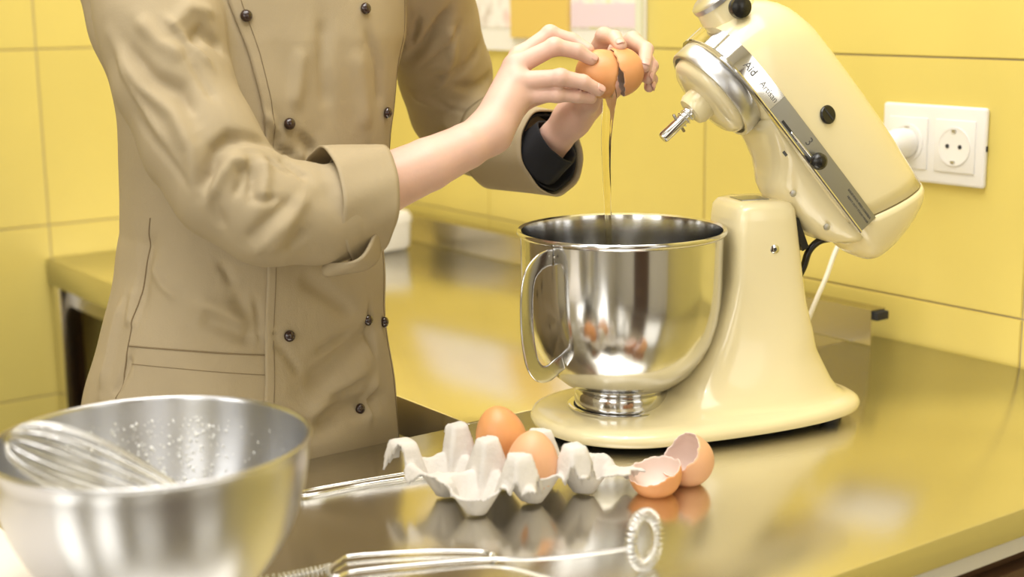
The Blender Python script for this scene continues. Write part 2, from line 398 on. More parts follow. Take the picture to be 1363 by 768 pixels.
# ---------------------------------------------------------------- the cook: shape functions (metres, world axes)
TORSO = np.array([  # z, centre x, centre y, half width, half depth
    [0.70, 0.676, 1.430, 0.186, 0.146], [0.80, 0.678, 1.430, 0.181, 0.138], [0.93, 0.681, 1.430, 0.172, 0.126],
    [1.03, 0.692, 1.430, 0.152, 0.117], [1.12, 0.704, 1.430, 0.138, 0.112], [1.22, 0.714, 1.430, 0.144, 0.112],
    [1.32, 0.733, 1.432, 0.150, 0.110], [1.40, 0.742, 1.436, 0.150, 0.102], [1.45, 0.745, 1.440, 0.125, 0.085],
    [1.48, 0.745, 1.440, 0.075, 0.070], [1.52, 0.745, 1.438, 0.060, 0.060]])
def torso(P):
    z = P[:, 2]; z0 = np.clip(z, TORSO[0, 0], TORSO[-1, 0])
    cx, cy, a, b = [np.interp(z0, TORSO[:, 0], TORSO[:, i]) for i in (1, 2, 3, 4)]
    n = 2.3
    k = (np.abs((P[:, 0] - cx) / a) ** n + np.abs((P[:, 1] - cy) / b) ** n) ** (1 / n)
    d = (k - 1) * np.minimum(a, b)
    return np.maximum(d, np.maximum(TORSO[0, 0] - z, z - TORSO[-1, 0]))

SLEEVE_R = [((0.593, 1.4094, 1.4034), 0.062), ((0.5871, 1.3723, 1.3382), 0.058), ((0.5847, 1.3411, 1.2816), 0.056),
            ((0.5919, 1.3094, 1.2257), 0.0545), ((0.6068, 1.2818, 1.1838), 0.0525), ((0.6311, 1.2586, 1.1624), 0.0505),
            ((0.6889, 1.2463, 1.156), 0.0485), ((0.735, 1.2418, 1.1582), 0.045)]
SLEEVE_L = [((0.8973, 1.4015, 1.4049), 0.062), ((0.9485, 1.4466, 1.3303), 0.057), ((0.9942, 1.486, 1.2669), 0.055),
            ((1.0119, 1.4943, 1.225), 0.052), ((1.0171, 1.4453, 1.196), 0.046), ((1.0192, 1.3728, 1.1903), 0.042)]
BACK_R = [((0.585, 1.475, 1.405), 0.046), ((0.590, 1.452, 1.33), 0.038), ((0.612, 1.44, 1.22), 0.030)]
def chain(P, pts, k=0.02, k2=None):
    d = None
    for (a, ra), (b, rb) in zip(pts[:-1], pts[1:]):
        c = capsule(P, a, b, ra, rb)
        d = c if d is None else smin(d, c, k)
    return d
def jacket_base(P):
    d = torso(P)
    d = smin(d, capsule(P, (.605, 1.425, 1.412), (.885, 1.425, 1.412), .058, .058), 0.03)
    d = smin(d, chain(P, BACK_R), 0.02)
    d = smin(d, chain(P, SLEEVE_R[:3]), 0.010)
    d = smin(d, chain(P, SLEEVE_L[:2]), 0.010)
    fore = np.maximum(chain(P, SLEEVE_R[2:], 0.012), (P - np.array((.738, 1.245, 1.164))) @ np.array((.995, -.03, .09)))
    d = smin(d, fore, 0.006)
    left = np.maximum(chain(P, SLEEVE_L[1:], 0.012), (P - np.array((1.018, 1.350, 1.19))) @ np.array((.05, -.998, .0)))
    return smin(d, left, 0.008)

# ================================================================ stand mixer (local x: towards its back, local -y: towards the camera)
MIX = (1.005, 1.172, 0.9); MR = R(-21)
mx = empty('stand_mixer', MIX, MR)
tag(mx, 'cream yellow stand mixer with its head tilted back, standing on the steel counter', 'mixer')
def base_ring(u0, u1, wf, wb_, z, nf=2.0, nb=2.6, N=72, um=None):
    """closed plan outline from u0 (front) to u1 (back); wf/wb_ half widths in front and back thirds"""
    pts = []
    um0 = um if um is not None else (u0 + min(0.1, (u1 - u0) / 2)); 
    for k in range(N):
        a = 2 * math.pi * k / N; c, s = math.cos(a), math.sin(a)
        if c < 0:
            e = 2 / nf; u = um0 + (um0 - u0) * math.copysign(abs(c) ** e, c); w = wf; v = w * math.copysign(abs(s) ** e, s)
        else:
            e = 2 / nb; u = um0 + (u1 - um0) * abs(c) ** e
            t = (u - um0) / (u1 - um0); w = wf + (wb_ - wf) * t; v = w * math.copysign(abs(s) ** e, s)
        pts.append((u, v, z))
    return pts
S = []
S += [base_ring(-.090, .268, .101, .088, .0045, um=.008), base_ring(-.096, .274, .107, .094, .0075, um=.005), base_ring(-.098, .276, .108, .095, .013, um=.005),
      base_ring(-.0955, .2735, .1055, .0935, .018, um=.005), base_ring(-.090, .2700, .100, .0905, .0205, um=.008), base_ring(-.080, .2660, .094, .0870, .0222, um=.012),
      base_ring(-.058, .2620, .088, .0830, .0232, um=.03), base_ring(-.020, .2560, .082, .0785, .0250, um=.06), base_ring(.020, .2480, .0745, .0725, .0310, um=.09, nf=2.6),
      base_ring(.045, .2400, .0675, .0660, .0415, um=.12, nf=3.2), base_ring(.063, .2310, .0605, .0595, .058, um=.14, nf=4), base_ring(.078, .2215, .0550, .0530, .077, um=.15, nf=4.5),
      base_ring(.092, .2120, .0508, .0482, .100, um=.155, nf=5, nb=4), base_ring(.104, .203, .0475, .045, .130, um=.155, nf=5.5, nb=4.5), base_ring(.111, .197, .0460, .0435, .160, um=.155, nf=6, nb=5),
      base_ring(.1135, .192, .0450, .043, .195, um=.153, nf=6, nb=5), base_ring(.1145, .188, .0440, .042, .222, um=.152, nf=6, nb=5), base_ring(.116, .186, .0430, .041, .234, um=.152, nf=6, nb=5),
      base_ring(.120, .182, .0395, .0375, .2400, um=.151, nf=5, nb=5), base_ring(.128, .175, .032, .030, .2425, um=.151, nf=4, nb=4)]
ped = loft('pedestal', S, M['cream'], mx)
for u, v in ((-.06, -.05), (-.06, .05), (.222, -.052), (.222, .052)):
    lathe('foot', [(0, 0), (.010, 0), (.010, .0044), (0, .0044)], M['rubber'], mx, n=20, loc=(u, v, 0.0))
loft('bottom_cover', [base_ring(-.080, .258, .092, .072, .0020, um=.012), base_ring(-.080, .258, .092, .072, .0044, um=.012)], M['rubber'], mx)
lathe('bowl_clamp_plate', [(.040, .0240), (.0575, .0240), (.0580, .0262), (.0560, .0272), (.0525, .0266), (.0510, .0252), (.040, .0250)], M['chrome'], mx, closed=True)
lathe('clamp_painted_shade', [(.0, .0252), (.0525, .0252), (.0525, .0258), (0, .0258)], M['hole'], mx)  # near-black disc paints the shade inside the clamp plate
lathe('hinge_screw', [(0, 0), (.0052, 0), (.0050, .0014), (.003, .0022), (0, .0022)], M['chrome'], mx, n=24, loc=(.1555, -.0440, .193), axis=(0, -1, 0))
lathe('screw_recess', [(0, 0), (.0018, 0), (.0018, .0003), (0, .0003)], M['hole'], mx, n=12, loc=(.1555, -.0462, .193), axis=(0, -1, 0))
box('top_slot_plate', (.128, -.020, .2418), (.160, .012, .2434), M['plate'], mx, bevel=.0006)

# the tilted head: local frame s (towards the back, along the head) and t (towards its top)
ct, st_ = math.cos(R(50)), math.sin(R(50))
def hd(s, t, v):  # -> mixer local coordinates
    return Vector((s * ct + t * st_, v, 0.35 - s * st_ + t * ct))
HS = Vector((ct, 0, -st_)); HT = Vector((st_, 0, ct))
def head_ring(s, tb, tt, w, tc=.112, nt_=2.35, nb=2.8, slant=0.0, N=64, grow=0.0):
    pts = []
    for k in range(N):
        a = 2 * math.pi * k / N; c, sn = math.cos(a), math.sin(a)
        if sn >= 0: e = 2 / nt_; t = tc + (tt + grow - tc) * abs(sn) ** e
        else: e = 2 / nb; t = tc - (tc - tb + grow) * abs(sn) ** e
        v = (w + grow) * math.copysign(abs(c) ** e, c)
        pts.append(hd(s + slant * (t - .12), t, v))
    return pts
HB = [(-.0300, .106, .150, .010), (-.0290, .102, .160, .022), (-.0250, .099, .170, .033), (-.0170, .097, .181, .043), (-.0050, .096, .191, .0515), (.010, .0955, .199, .057),
      (.028, .095, .2055, .0605), (.050, .095, .210, .0625), (.075, .095, .2135, .0635), (.110, .095, .2145, .0640), (.160, .0935, .2145, .0640), (.210, .092, .2118, .0635), (.245, .091, .2085, .0625)]
HB = [((.075 - (.075 - a) * .667) if a < .075 else a, b, c - .006, d) for a, b, c, d in HB]
RS = [head_ring(*h, slant=0.38 * max(0, (h[0] - .11) / .15)) for h in HB] + [head_ring(.262, .090, .2010, .0618, slant=.38)]
loft('head_shell', RS, M['cream'], mx)
loft('rear_seam', [head_ring(.2622, .091, .2000, .0608, slant=.38), head_ring(.2640, .091, .2000, .0608, slant=.38)], M['cream_in'], mx)
RC = [(.2642, .0900, .2110, .0618, .45), (.275, .0885, .2095, .0610, .42), (.288, .0880, .2055, .0590, .36), (.300, .0880, .1990, .0560, .28), (.312, .0890, .1900, .0510, .20),
      (.322, .0910, .1790, .0440, .13), (.330, .0950, .1680, .0360, .08), (.3355, .1010, .1560, .0260, .04), (.3375, .108, .145, .014, .02)]
loft('rear_cap', [head_ring(a, b, c, d, slant=e, tc=.118) for a, b, c, d, e in [(.2642 + (a_ - .2642) * .82, b_ + .002, c_ - .010, d_, e_ * .85) for a_, b_, c_, d_, e_ in RC]], M['cream'], mx)
# chrome band round the nose and grey control plate along the side
def band_pt(q, t, off=0.0):
    """point on the head's widest outline; q: -far side ... 0 nose ... +near side arc parameter, given as s on the near side"""
    s = q; xs = [h[0] for h in HB] + [.262]; ws = [h[3] for h in HB] + [.0618]
    return hd(s, t, -(np.interp(s, xs, ws) + off))
nose = []
for h in HB[::-1] + HB: nose.append(h[0])
path = [(h[0], h[3]) for h in reversed([h for h in HB if h[0] < .11])]      # far side to nose
def band(name, s_list, t0, t1, off, m, thick=.0016):
    rings = []
    for (s, w) in s_list:
        sg = 1 if w >= 0 else -1
        o1 = sg * off; o0 = sg * (off - thick)
        ds = 0.0 if abs(w) > .03 else -off * (1 - abs(w) / .03)
        def full_w(t):   # outline narrows away from the widest line
            return 1.0
        rings.append([hd(s + ds, t0, -(w + o0)), hd(s + ds, t0, -(w + o1)), hd(s + ds, (t0 + t1) / 2, -(w + o1 * 1.15)), hd(s + ds, t1, -(w + o1)), hd(s + ds, t1, -(w + o0))])
    return loft(name, rings, m, mx, sharp=30)
near = [(h[0], h[3]) for h in HB if h[0] <= .075] + [(.094, .0638)]
far = [(a, -b) for a, b in reversed(near)]
band('trim_band', far + [(HB[0][0] - .0012, 0.0)] + near, .0995, .1205, .0022, M['chrome'], .010)
band('control_plate', [(.0943, .0638), (.11, .0640), (.16, .0640), (.21, .0635), (.245, .0625), (.2655, .0617)], .0995, .1205, .0020, M['plate'], .008)
band('trim_edge', [(.0217, .0515), (.0317, .057), (.0437, .0605), (.075, .0635), (.11, .0640), (.16, .0640), (.21, .0635), (.245, .0625), (.2660, .0617)], .0965, .0993, .0030, M['chrome'], .007)
band('speed_slot', [(.112, .0640), (.140, .0640)], .1012, .1042, .0023, M['hole'], .003)
# lettering on the band
def letters(txt, s0, t0, size, m, off, ds=None, track=1.0, mirror=False):
    """text laid along the band on the near side, reading towards the back of the head"""
    cu = bpy.data.curves.new('lettering', 'FONT'); cu.body = txt; cu.size = size; cu.extrude = .00018; cu.space_character = track
    cu.align_x = 'LEFT'; cu.align_y = 'CENTER'; cu.materials.append(m)
    o = bpy.data.objects.new('lettering', cu); COL.objects.link(o); o.parent = mx
    s1 = s0 + max(.006, len(txt) * size * .55); xs = [h[0] for h in HB] + [.2655]; ws = [h[3] for h in HB] + [.0617]
    p0 = hd(s0, t0, -(np.interp(s0, xs, ws) + off)); p1 = hd(s1, t0, -(np.interp(s1, xs, ws) + off))
    ex = (p1 - p0).normalized(); ez = ex.cross(HT).normalized()
    ey = ez.cross(ex).normalized(); bpy.context.view_layer.update()
    me = bpy.data.meshes.new_from_object(o); bpy.data.objects.remove(o); o = bpy.data.objects.new('lettering', me); COL.objects.link(o); o.parent = mx
    o.matrix_local = Matrix((ex, ey, ez)).transposed().to_4x4(); o.location = p0
    return o
letters('Kitchen', .0065, .110, .0068, M['emboss'], .0036); letters('Aid', .040, .110, .0115, M['emboss'], .0034)
letters('Artisan', .066, .110, .009, M['emboss'], .0027)
letters('3', .146, .1115, .013, M['print'], .0024); letters('. .', .168, .115, .010, M['print'], .0026)
letters('SOLID STATE SPEED CONTROL', .219, .1145, .0031, M['print'], .0026); letters('HEAVY DUTY STAND MIXER', .224, .1095, .0031, M['print'], .0026)
# knobs and screws
lathe('speed_knob', [(0, 0), (.004, 0), (.004, .004), (.0075, .006), (.0092, .010), (.0085, .0145), (.005, .0178), (0, .0185)], M['black'], mx, n=32, loc=hd(.1680, .1040, -.0655), axis=(0, -1, 0))
tube('speed_lever', [hd(.128, .1028, -.0660), hd(.150, .1028, -.0685), hd(.166, .1036, -.0685)], .0011, M['chrome'], mx, n=8)
def side_w(t, w=.064, tt=.2085, tc=.112, n=2.35): return w * (1 - ((t - tc) / (tt - tc)) ** n) ** (1 / n)
nrm = Vector((0, -1, 0)) * .93 + HT * .33
lathe('brush_cap', [(0, 0), (.0098, 0), (.0100, .0018), (.0088, .0030), (0, .0030)], M['black'], mx, n=32, loc=hd(.143, .146, -(side_w(.146) - .0006)), axis=nrm)
b = box('cap_slot', (-.0075, -.0009, 0), (.0075, .0009, .0004), M['hole'], mx); b.matrix_local = (Matrix((HS, nrm.cross(HS).normalized(), nrm.normalized())).transposed().to_4x4()); b.location = hd(.143, .146, -(side_w(.146) - .0006)) + nrm.normalized() * .0030
# attachment hub on the nose
ax = -HS
lathe('attachment_hub', [(.0, 0), (.030, 0), (.0285, .014), (.0265, .026), (.0265, .030), (0, .030)], M['cream'], mx, loc=hd(.018, .146, 0), axis=ax)
lathe('hub_cover', [(.0, 0), (.0272, 0), (.0272, .005), (.024, .0075), (0, .0085)], M['chrome_satin'], mx, loc=hd(-.012, .146, 0), axis=ax)
lathe('attachment_knob', [(0, 0), (.004, 0), (.004, .006), (.0105, .0075), (.0118, .012), (.0108, .018), (.006, .0205), (0, .021)], M['black'], mx, n=32, loc=hd(.000, .148, -.0260), axis=(0, -1, 0))
# planetary housing
hub = .0605
lathe('planetary_collar', [(.036, .110), (.0545, .110), (.0552, .0965), (.036, .0965)], M['cream'], mx, loc=hd(hub, 0, 0), axis=HT, closed=True)
lathe('planetary_ring', [(.045, .0970), (.0555, .0970), (.0565, .0955), (.0565, .0790), (.0555, .0772), (.0522, .0772), (.0515, .084), (.045, .084)], M['chrome_satin'], mx, loc=hd(hub, 0, 0), axis=HT, closed=True)
lathe('planetary_disc', [(0, .088), (.0485, .088), (.0495, .080), (.0475, .073), (.042, .0685), (.027, .0660), (0, .0655)][::-1], M['cream'], mx, loc=hd(hub, 0, 0), axis=HT)
lathe('shaft_boss', [(0, .066), (.0185, .066), (.0180, .055), (.0155, .0505), (0, .0495)][::-1], M['cream'], mx, n=40, loc=hd(hub - .001, 0, 0), axis=HT)
lathe('boss_pin', [(0, 0), (.0014, 0), (.0014, .0004), (0, .0004)], M['hole'], mx, n=12, loc=hd(hub - .010, .0575, -.0148), axis=(-.3, -1, .1))
lathe('beater_shaft', [(0, .0500), (.0078, .0500), (.0078, .0465), (.0062, .0450), (.0062, .0110), (.0052, .0090), (0, .0088)][::-1], M['chrome'], mx, n=32, loc=hd(hub - .001, 0, 0), axis=HT)
tube('shaft_pin', [hd(hub - .013, .033, -.004), hd(hub + .011, .033, .004)], .0016, M['steel_dark'], mx, smooth=1)
tube('shaft_spring', [hd(hub - .001 + .0078 * math.cos(a), .037 + .0012 * a / 1.57, .0078 * math.sin(a)) for a in [k * .5 for k in range(26)]], .0007, M['chrome'], mx, n=6, smooth=1)
# neck under the head
NK = [(.108, .0915, .050), (.125, .0870, .050), (.140, .0830, .0490), (.155, .0770, .0450), (.165, .0690, .0400), (.174, .0615, .0370), (.185, .0585, .0365), (.200, .0570, .0370), (.220, .0575, .0380), (.240, .0610, .0410), (.256, .0670, .0450), (.268, .0740, .0485), (.278, .0830, .050)]
def neck_ring(s, tb, w, N=48):
    pts = []
    for k in range(N):
        a = 2 * math.pi * k / N; c, sn = math.cos(a), math.sin(a)
        if sn >= 0: t = .100 + .006 * abs(sn); v = .052 * math.copysign(abs(c) ** .6, c)
        else:
            f = abs(sn) ** .75; t = .100 - (.100 - tb) * f; v = math.copysign(abs(c) ** .75, c) * (w + (.056 - w) * (1 - f) ** 1.5)
        pts.append(hd(s, t, v))
    return pts
loft('neck', [neck_ring(*k) for k in NK], M['cream'], mx)
for s, t, v in ((.190, .072, -.0385), (.2425, .077, -.0440)):
    lathe('neck_screw', [(0, 0), (.0038, 0), (.0034, .0014), (0, .0018)], M['chrome_satin'], mx, n=20, loc=hd(s, t, v - .002), axis=(0, -1, 0))
box('neck_emblem', (0, 0, 0), (.006, .0006, .003), M['print'], mx); o = bpy.data.objects['neck_emblem']; o.matrix_local = Matrix((HS, Vector((0, 1, 0)), HT)).transposed().to_4x4(); o.location = hd(.143, .0865, -.0525)
lathe('hinge_axle', [(0, 0), (.013, 0), (.013, .056), (0, .056)], M['cream'], mx, n=32, loc=(.160, -.028, .229), axis=(0, 1, 0))
tube('hinge_cable', [(.198, -.012, .150), (.2065, -.012, .166), (.212, -.012, .182), (.2240, -.012, .1925), (.2430, -.012, .1955), (.252, -.012, .200)], .0040, M['black'], mx, n=10)
loft('hinge_gap_shade', [[(.178, v, .228), (.190, v, .222), (.203, v, .190), (.196, v, .186)] for v in (-.030, .030)], M['black'], mx, sharp=30)  # solid black block paints the shade of the gap at the hinge
# power cord (stays with its appliance)
tube('power_cord', [(.19, .03, .012), (.2049, .052, .006), (.2426, .074, .050), (.2849, .1122, .0950), (.3136, .1404, .1202), (.34, .1693, .1450), (.375, .195, .185), (.410, .213, .235), (.431, .228, .262)], .0030, M['cord'], mx, n=10)

# ---------------------------------------------------------------- mixer bowl
mb = empty('mixer_bowl', (MIX[0], MIX[1], 0.9 + .0258), 0)
tag(mb, 'tall polished steel mixing bowl with side handle, seated on the cream mixer', 'bowl')
out = [(.0500, .0005), (.0505, .004), (.0505, .013), (.0495, .0165), (.0475, .0185), (.0500, .0195), (.062, .0260), (.0755, .0370), (.0880, .0540), (.0965, .0710), (.1025, .0920), (.1055, .1120), (.1068, .1330), (.1072, .1600), (.1076, .1845), (.1100, .1862), (.1114, .1880), (.1114, .1900), (.1098, .1915)]
inn = [(.1066, .1900), (.1058, .1845), (.1055, .1600), (.1050, .1330), (.1036, .1120), (.1005, .0920), (.0945, .0710), (.0860, .0550), (.0740, .0390), (.058, .0290), (.03, .0215), (0, .0205)]
lathe('bowl_body', [(0, .0180), (.040, .0180), (.046, .0010)] + out + inn, M['steel'], mb, n=128, sharp=50)
hdir = Vector((-.8047 * .70 - .58 * .72, .5935 * .70 - .79 * .72, 0)).normalized(); hside = Vector((-hdir.y, hdir.x, 0))
def bp(r, z, side=0.0): return hdir * r + hside * side + Vector((0, 0, z - .0258))
tube('handle', [bp(.1085, .2000), bp(.116, .2000), bp(.128, .1965), bp(.1395, .1870), bp(.1445, .1700), bp(.1455, .1450), bp(.1435, .1180), bp(.1380, .0960), bp(.1280, .0835), bp(.1150, .0810), bp(.1020, .0860), bp(.0935, .0890)],
     .0088, M['steel'], mb, n=20, ry=.0016, upv=(hdir.cross(Vector((0, 0, 1)))), smooth=8)

for s_ in (-.005, .005):
    lathe('rivet', [(0, 0), (.0014, 0), (.0010, .0006), (0, .0008)], M['steel_dark'], mb, n=12, loc=bp(.1100, .2010, s_), axis=hdir)

# ================================================================ small things on the counter
def egg_profile(L, rmax, n=26, t0=0.0, t1=math.pi):
    pr = []
    for k in range(n + 1):
        a = t0 + (t1 - t0) * k / n
        z = -math.cos(a) * L / 2; r = rmax * math.sin(a) * (1 - 0.13 * (z / (L / 2)) * 1.0)
        pr.append((r, z))
    return pr
def whole_egg(loc, tilt, m, label, flip=1):
    o = lathe('egg', egg_profile(.060, .0243), m, n=48, axis=tilt, sharp=180)
    o.location = loc; tag(o, label, 'egg', 'whole eggs in the carton'); return o
CO = Vector((.721, 1.041, 0.9)); CI = Vector((.056, -.008, 0)); CJ = Vector((.005, .057, 0))
def cpt(i, j, z=0): p = CO + CI * i + CJ * j; p.z += z; return p
whole_egg(cpt(1.02, -.02, .0400), (.04, -.02, 1), M['egg_pale'], 'paler whole brown egg, nearer the camera of the two in the carton')
whole_egg(cpt(1.10, 1.10, .0480), (-.20, .10, 1), M['egg'], 'darker whole brown egg behind the paler one in the carton')

def carton():
    nx, ny = 150, 132; i0, i1, j0, j1 = -.85, 3.05, -.95, 2.15
    ii = np.linspace(i0, i1, nx); jj = np.linspace(j0, j1, ny)
    I, J = np.meshgrid(ii, jj, indexing='ij')
    def height(I, J):
        ci, cj = np.round(I), np.round(J); dc = np.sqrt((I - ci) ** 2 + (J - cj) ** 2)          # to cup centre
        pi, pj = np.floor(I) + .5, np.floor(J) + .5; dp = np.maximum(abs(I - pi), abs(J - pj)) * 1.0
        cup = .0028 + .029 * np.clip((dc - .17) / .34, 0, 1)
        peak = .066 * (1 - np.clip((dp - .085) / .28, 0, 1)) 
        h = np.maximum(cup, np.minimum(peak, .0585))
        # peaks that were torn away or flattened
        for (a, b, top) in ((-.5, .5, .030), (-.5, -.5, .020), (2.5, -.5, .022), (2.5, .5, .030), (1.5, 1.5, .046), (2.5, 1.5, .028), (-.5, 1.5, .050)):
            m = (abs(I - a) < .5) & (abs(J - b) < .5); h = np.where(m, np.minimum(h, top), h)
        return h
    H = height(I, J)
    wob = (np.sin(I * 9.1 + J * 4.3) + np.sin(J * 11.7 - I * 5.1)) * .0007 + rng.normal(0, .00016, H.shape)
    H = H + wob
    # torn outline (grid coordinates)
    outline = [(-.80, 1.62), (-.62, 1.30), (-.66, 1.02), (-.48, .62), (-.50, .25), (-.46, -.12), (-.30, -.34), (.02, -.42), (.22, -.40), (.16, -.50), (.22, -.64), (.36, -.76), (.42, -.86), (.48, -.95), (.54, -.90), (.60, -.80), (.78, -.66), (.86, -.52), (1.02, -.50),
               (1.18, -.54), (1.26, -.68), (1.42, -.74), (1.50, -.84), (1.60, -.78), (1.74, -.66), (1.84, -.52), (2.02, -.40), (2.22, -.50), (2.50, -.62), (2.66, -.40), (2.90, -.52), (2.86, -.15), (2.55, .12), (2.42, .40), (2.20, .62), (1.95, .80),
               (1.82, 1.10), (1.70, 1.55), (1.45, 1.72), (1.15, 1.58), (.80, 1.62), (.55, 1.78), (.30, 1.60), (.0, 1.52), (-.3, 1.62), (-.55, 1.86)]
    def inside(x, y):
        c = np.zeros(x.shape, bool); n = len(outline)
        for k in range(n):
            x1, y1 = outline[k]; x2, y2 = outline[(k + 1) % n]
            cond = ((y1 > y) != (y2 > y)) & (x < (x2 - x1) * (y - y1) / (y2 - y1 + 1e-12) + x1); c ^= cond
        return c
    ok = inside(I + .014 * np.sin(J * 23), J + .014 * np.sin(I * 27))
    V = [tuple(cpt(I[a, b], J[a, b], max(float(H[a, b]), .0022)) - CO) for a in range(nx) for b in range(ny)]
    F = [(a * ny + b, (a + 1) * ny + b, (a + 1) * ny + b + 1, a * ny + b + 1) for a in range(nx - 1) for b in range(ny - 1) if ok[a, b] and ok[a + 1, b] and ok[a, b + 1] and ok[a + 1, b + 1]]
    me = from_np(V, F, 'carton')
    bm = bmesh.new(); bm.from_mesh(me); bmesh.ops.delete(bm, geom=[v for v in bm.verts if not v.link_faces], context='VERTS')
    for _ in range(1): bmesh.ops.smooth_vert(bm, verts=bm.verts, factor=.06, use_axis_x=True, use_axis_y=True, use_axis_z=True)
    bm.to_mesh(me); bm.free()
    o = link('egg_carton', me, M['pulp']); o.location = CO
    s = o.modifiers.new('thick', 'SOLIDIFY'); s.thickness = .0020; s.offset = 1
    tag(o, 'torn piece of grey pulp egg carton holding two brown eggs', 'egg carton')
carton()

def half_shell(name, loc, axis, t_cut, m, label, jag=.0022, seed=1, L=.060, rm=.0243, group=None, blunt=False, extra=None):
    """hollow piece of eggshell: closed pole along -axis, jagged rim towards +axis"""
    r = random.Random(seed); n = 72; rows = 20; rings = []
    jg = [0.0] * n
    for h, a in ((2, 1.0), (5, .7), (9, .6), (17, .5), (29, .35)):
        ph = r.uniform(0, 6.28)
        for k in range(n): jg[k] += a * math.sin(h * 2 * math.pi * k / n + ph)
    rot = Vector((0, 0, 1)).rotation_difference(Vector(axis).normalized()).to_matrix()
    sgn = -1 if blunt else 1
    for i in range(rows + 1):
        ring = []
        for k in range(n):
            cut = t_cut + jag * jg[k] / 3 / (L / 2)
            a = .02 + (cut - .02) * i / rows
            z = -math.cos(a) * L / 2; rr = rm * math.sin(a) * (1 - sgn * .13 * z / (L / 2))
            ring.append(rot @ Vector((rr * math.cos(2 * math.pi * k / n), rr * math.sin(2 * math.pi * k / n), z)))
        rings.append(ring)
    V = [tuple(p) for q in rings for p in q]; F = [(i * n + k, i * n + (k + 1) % n, (i + 1) * n + (k + 1) % n, (i + 1) * n + k) for i in range(rows) for k in range(n)]
    F.append(tuple(range(n))[::-1])
    me = from_np(V, F, name); bm = bmesh.new(); bm.from_mesh(me); bmesh.ops.recalc_face_normals(bm, faces=bm.faces)
    c = Vector(); 
    bm.to_mesh(me); bm.free()
    # make normals point away from the inside
    o = link(name, me, m); o.location = loc; me.materials.append(M['egg_in'])
    pole = me.polygons[-1]
    if pole.normal.dot(Vector(axis)) > 0: me.flip_normals()
    s = o.modifiers.new('thick', 'SOLIDIFY'); s.thickness = .0007; s.offset = -1; s.material_offset = 1; s.material_offset_rim = 1
    tag(o, label, 'eggshell', group); return o
E_C = Vector((1.018, 1.212, 1.276))
camr = Vector((.805, -.594, -.012)); camu = Vector((.126, .150, .981)); camb = Vector((-.580, -.791, .195))
ex = (camr + camu * -.05 + camb * -.05).normalized()
half_shell('eggshell', E_C - camr * .0010, (camr + camu * -.16 + camb * -.12), 1.86, M['egg'], 'left half of cracked brown eggshell held in the right hand over the bowl', jag=.0030, seed=3, L=.066, rm=.0258)
half_shell('eggshell', E_C + camr * .0070 + camu * .0010, (-camr + camu * -.30 + camb * .02), 1.42, M['egg'], 'right half of cracked brown eggshell held in the left hand over the bowl', jag=.0030, seed=11, L=.066, rm=.0262)
half_shell('eggshell', (.884, .984, .9 + .0253), (-camr * .30 + camu * 1.0 + camb * .42), 1.50, M['egg'], 'empty half eggshell lying open upward on the counter, nearer the carton', jag=.003, seed=5, L=.060, rm=.0250)
half_shell('eggshell', (.925, .987, .9 + .0262), (-camr * .72 + camu * .55 + camb * .40), 1.78, M['egg_pale'], 'empty half eggshell on the counter tipped against its twin, farther right', jag=.003, seed=8, L=.060, rm=.0252)

# falling egg white
def stream():
    x, y = 1.0135, 1.2050
    prof = [(1.268, .0045, .0020), (1.262, .0060, .0022), (1.252, .0070, .0022), (1.240, .0060, .0028), (1.225, .0056, .0038), (1.205, .0048, .0034), (1.180, .0042, .0031), (1.150, .0038, .0029), (1.110, .0035, .0028), (1.060, .0032, .0027), (1.010, .0031, .0026), (.975, .0031, .0027), (.958, .0040, .0036), (.9500, .0090, .0090)]
    rings = []
    for i, (z, a, b) in enumerate(prof):
        sx = .0016 * math.sin(i * .9); ring = []
        for k in range(24):
            t = 2 * math.pi * k / 24; w = 1 + .22 * math.cos(3 * t + i * .35) * (1 if i < 8 else .5)
            p = camr * (a * w * math.cos(t)) + Vector((camb.x, camb.y, 0)) * (b * w * math.sin(t)); ring.append((x + p.x + sx * camr.x, y + p.y + sx * camr.y, z))
        rings.append(ring)
    o = loft('egg_white_stream', rings, M['white_egg']); tag(o, 'clear yellowish strand of raw egg white falling into the polished bowl', 'egg white')
stream()

# ---------------------------------------------------------------- big steel bowl in the foreground
BB = Vector((.407, 1.013, .9)); bb = empty('steel_bowl', BB)
tag(bb, 'large out-of-focus brushed steel bowl in the left foreground with a whisk inside', 'bowl')
def arc_prof(r0, depth, rb, n=22):
    pr = []
    for k in range(n + 1):
        a = math.pi / 2 * k / n; z = depth * (1 - math.cos(a)); r = r0 * math.sin(a) ** .92
        if r > rb * .98 or k == 0: pr.append((r, z))
    return pr
o_ = [(0, .0008), (.034, .0008), (.038, .002)] + [(r, z) for r, z in arc_prof(.1170, .135, .042) if r > .042]
o_ += [(.1178, .1360), (.1190, .1368), (.1195, .1380), (.1190, .1392), (.1175, .1396), (.1160, .1388)]
i_ = [(r - .0012, z + .0008) for r, z in arc_prof(.1170, .135, .042) if r > .042][::-1] + [(.036, .0040), (0, .0030)]
lathe('bowl_body', o_ + i_, M['steel_brush'], bb, n=128, sharp=60)
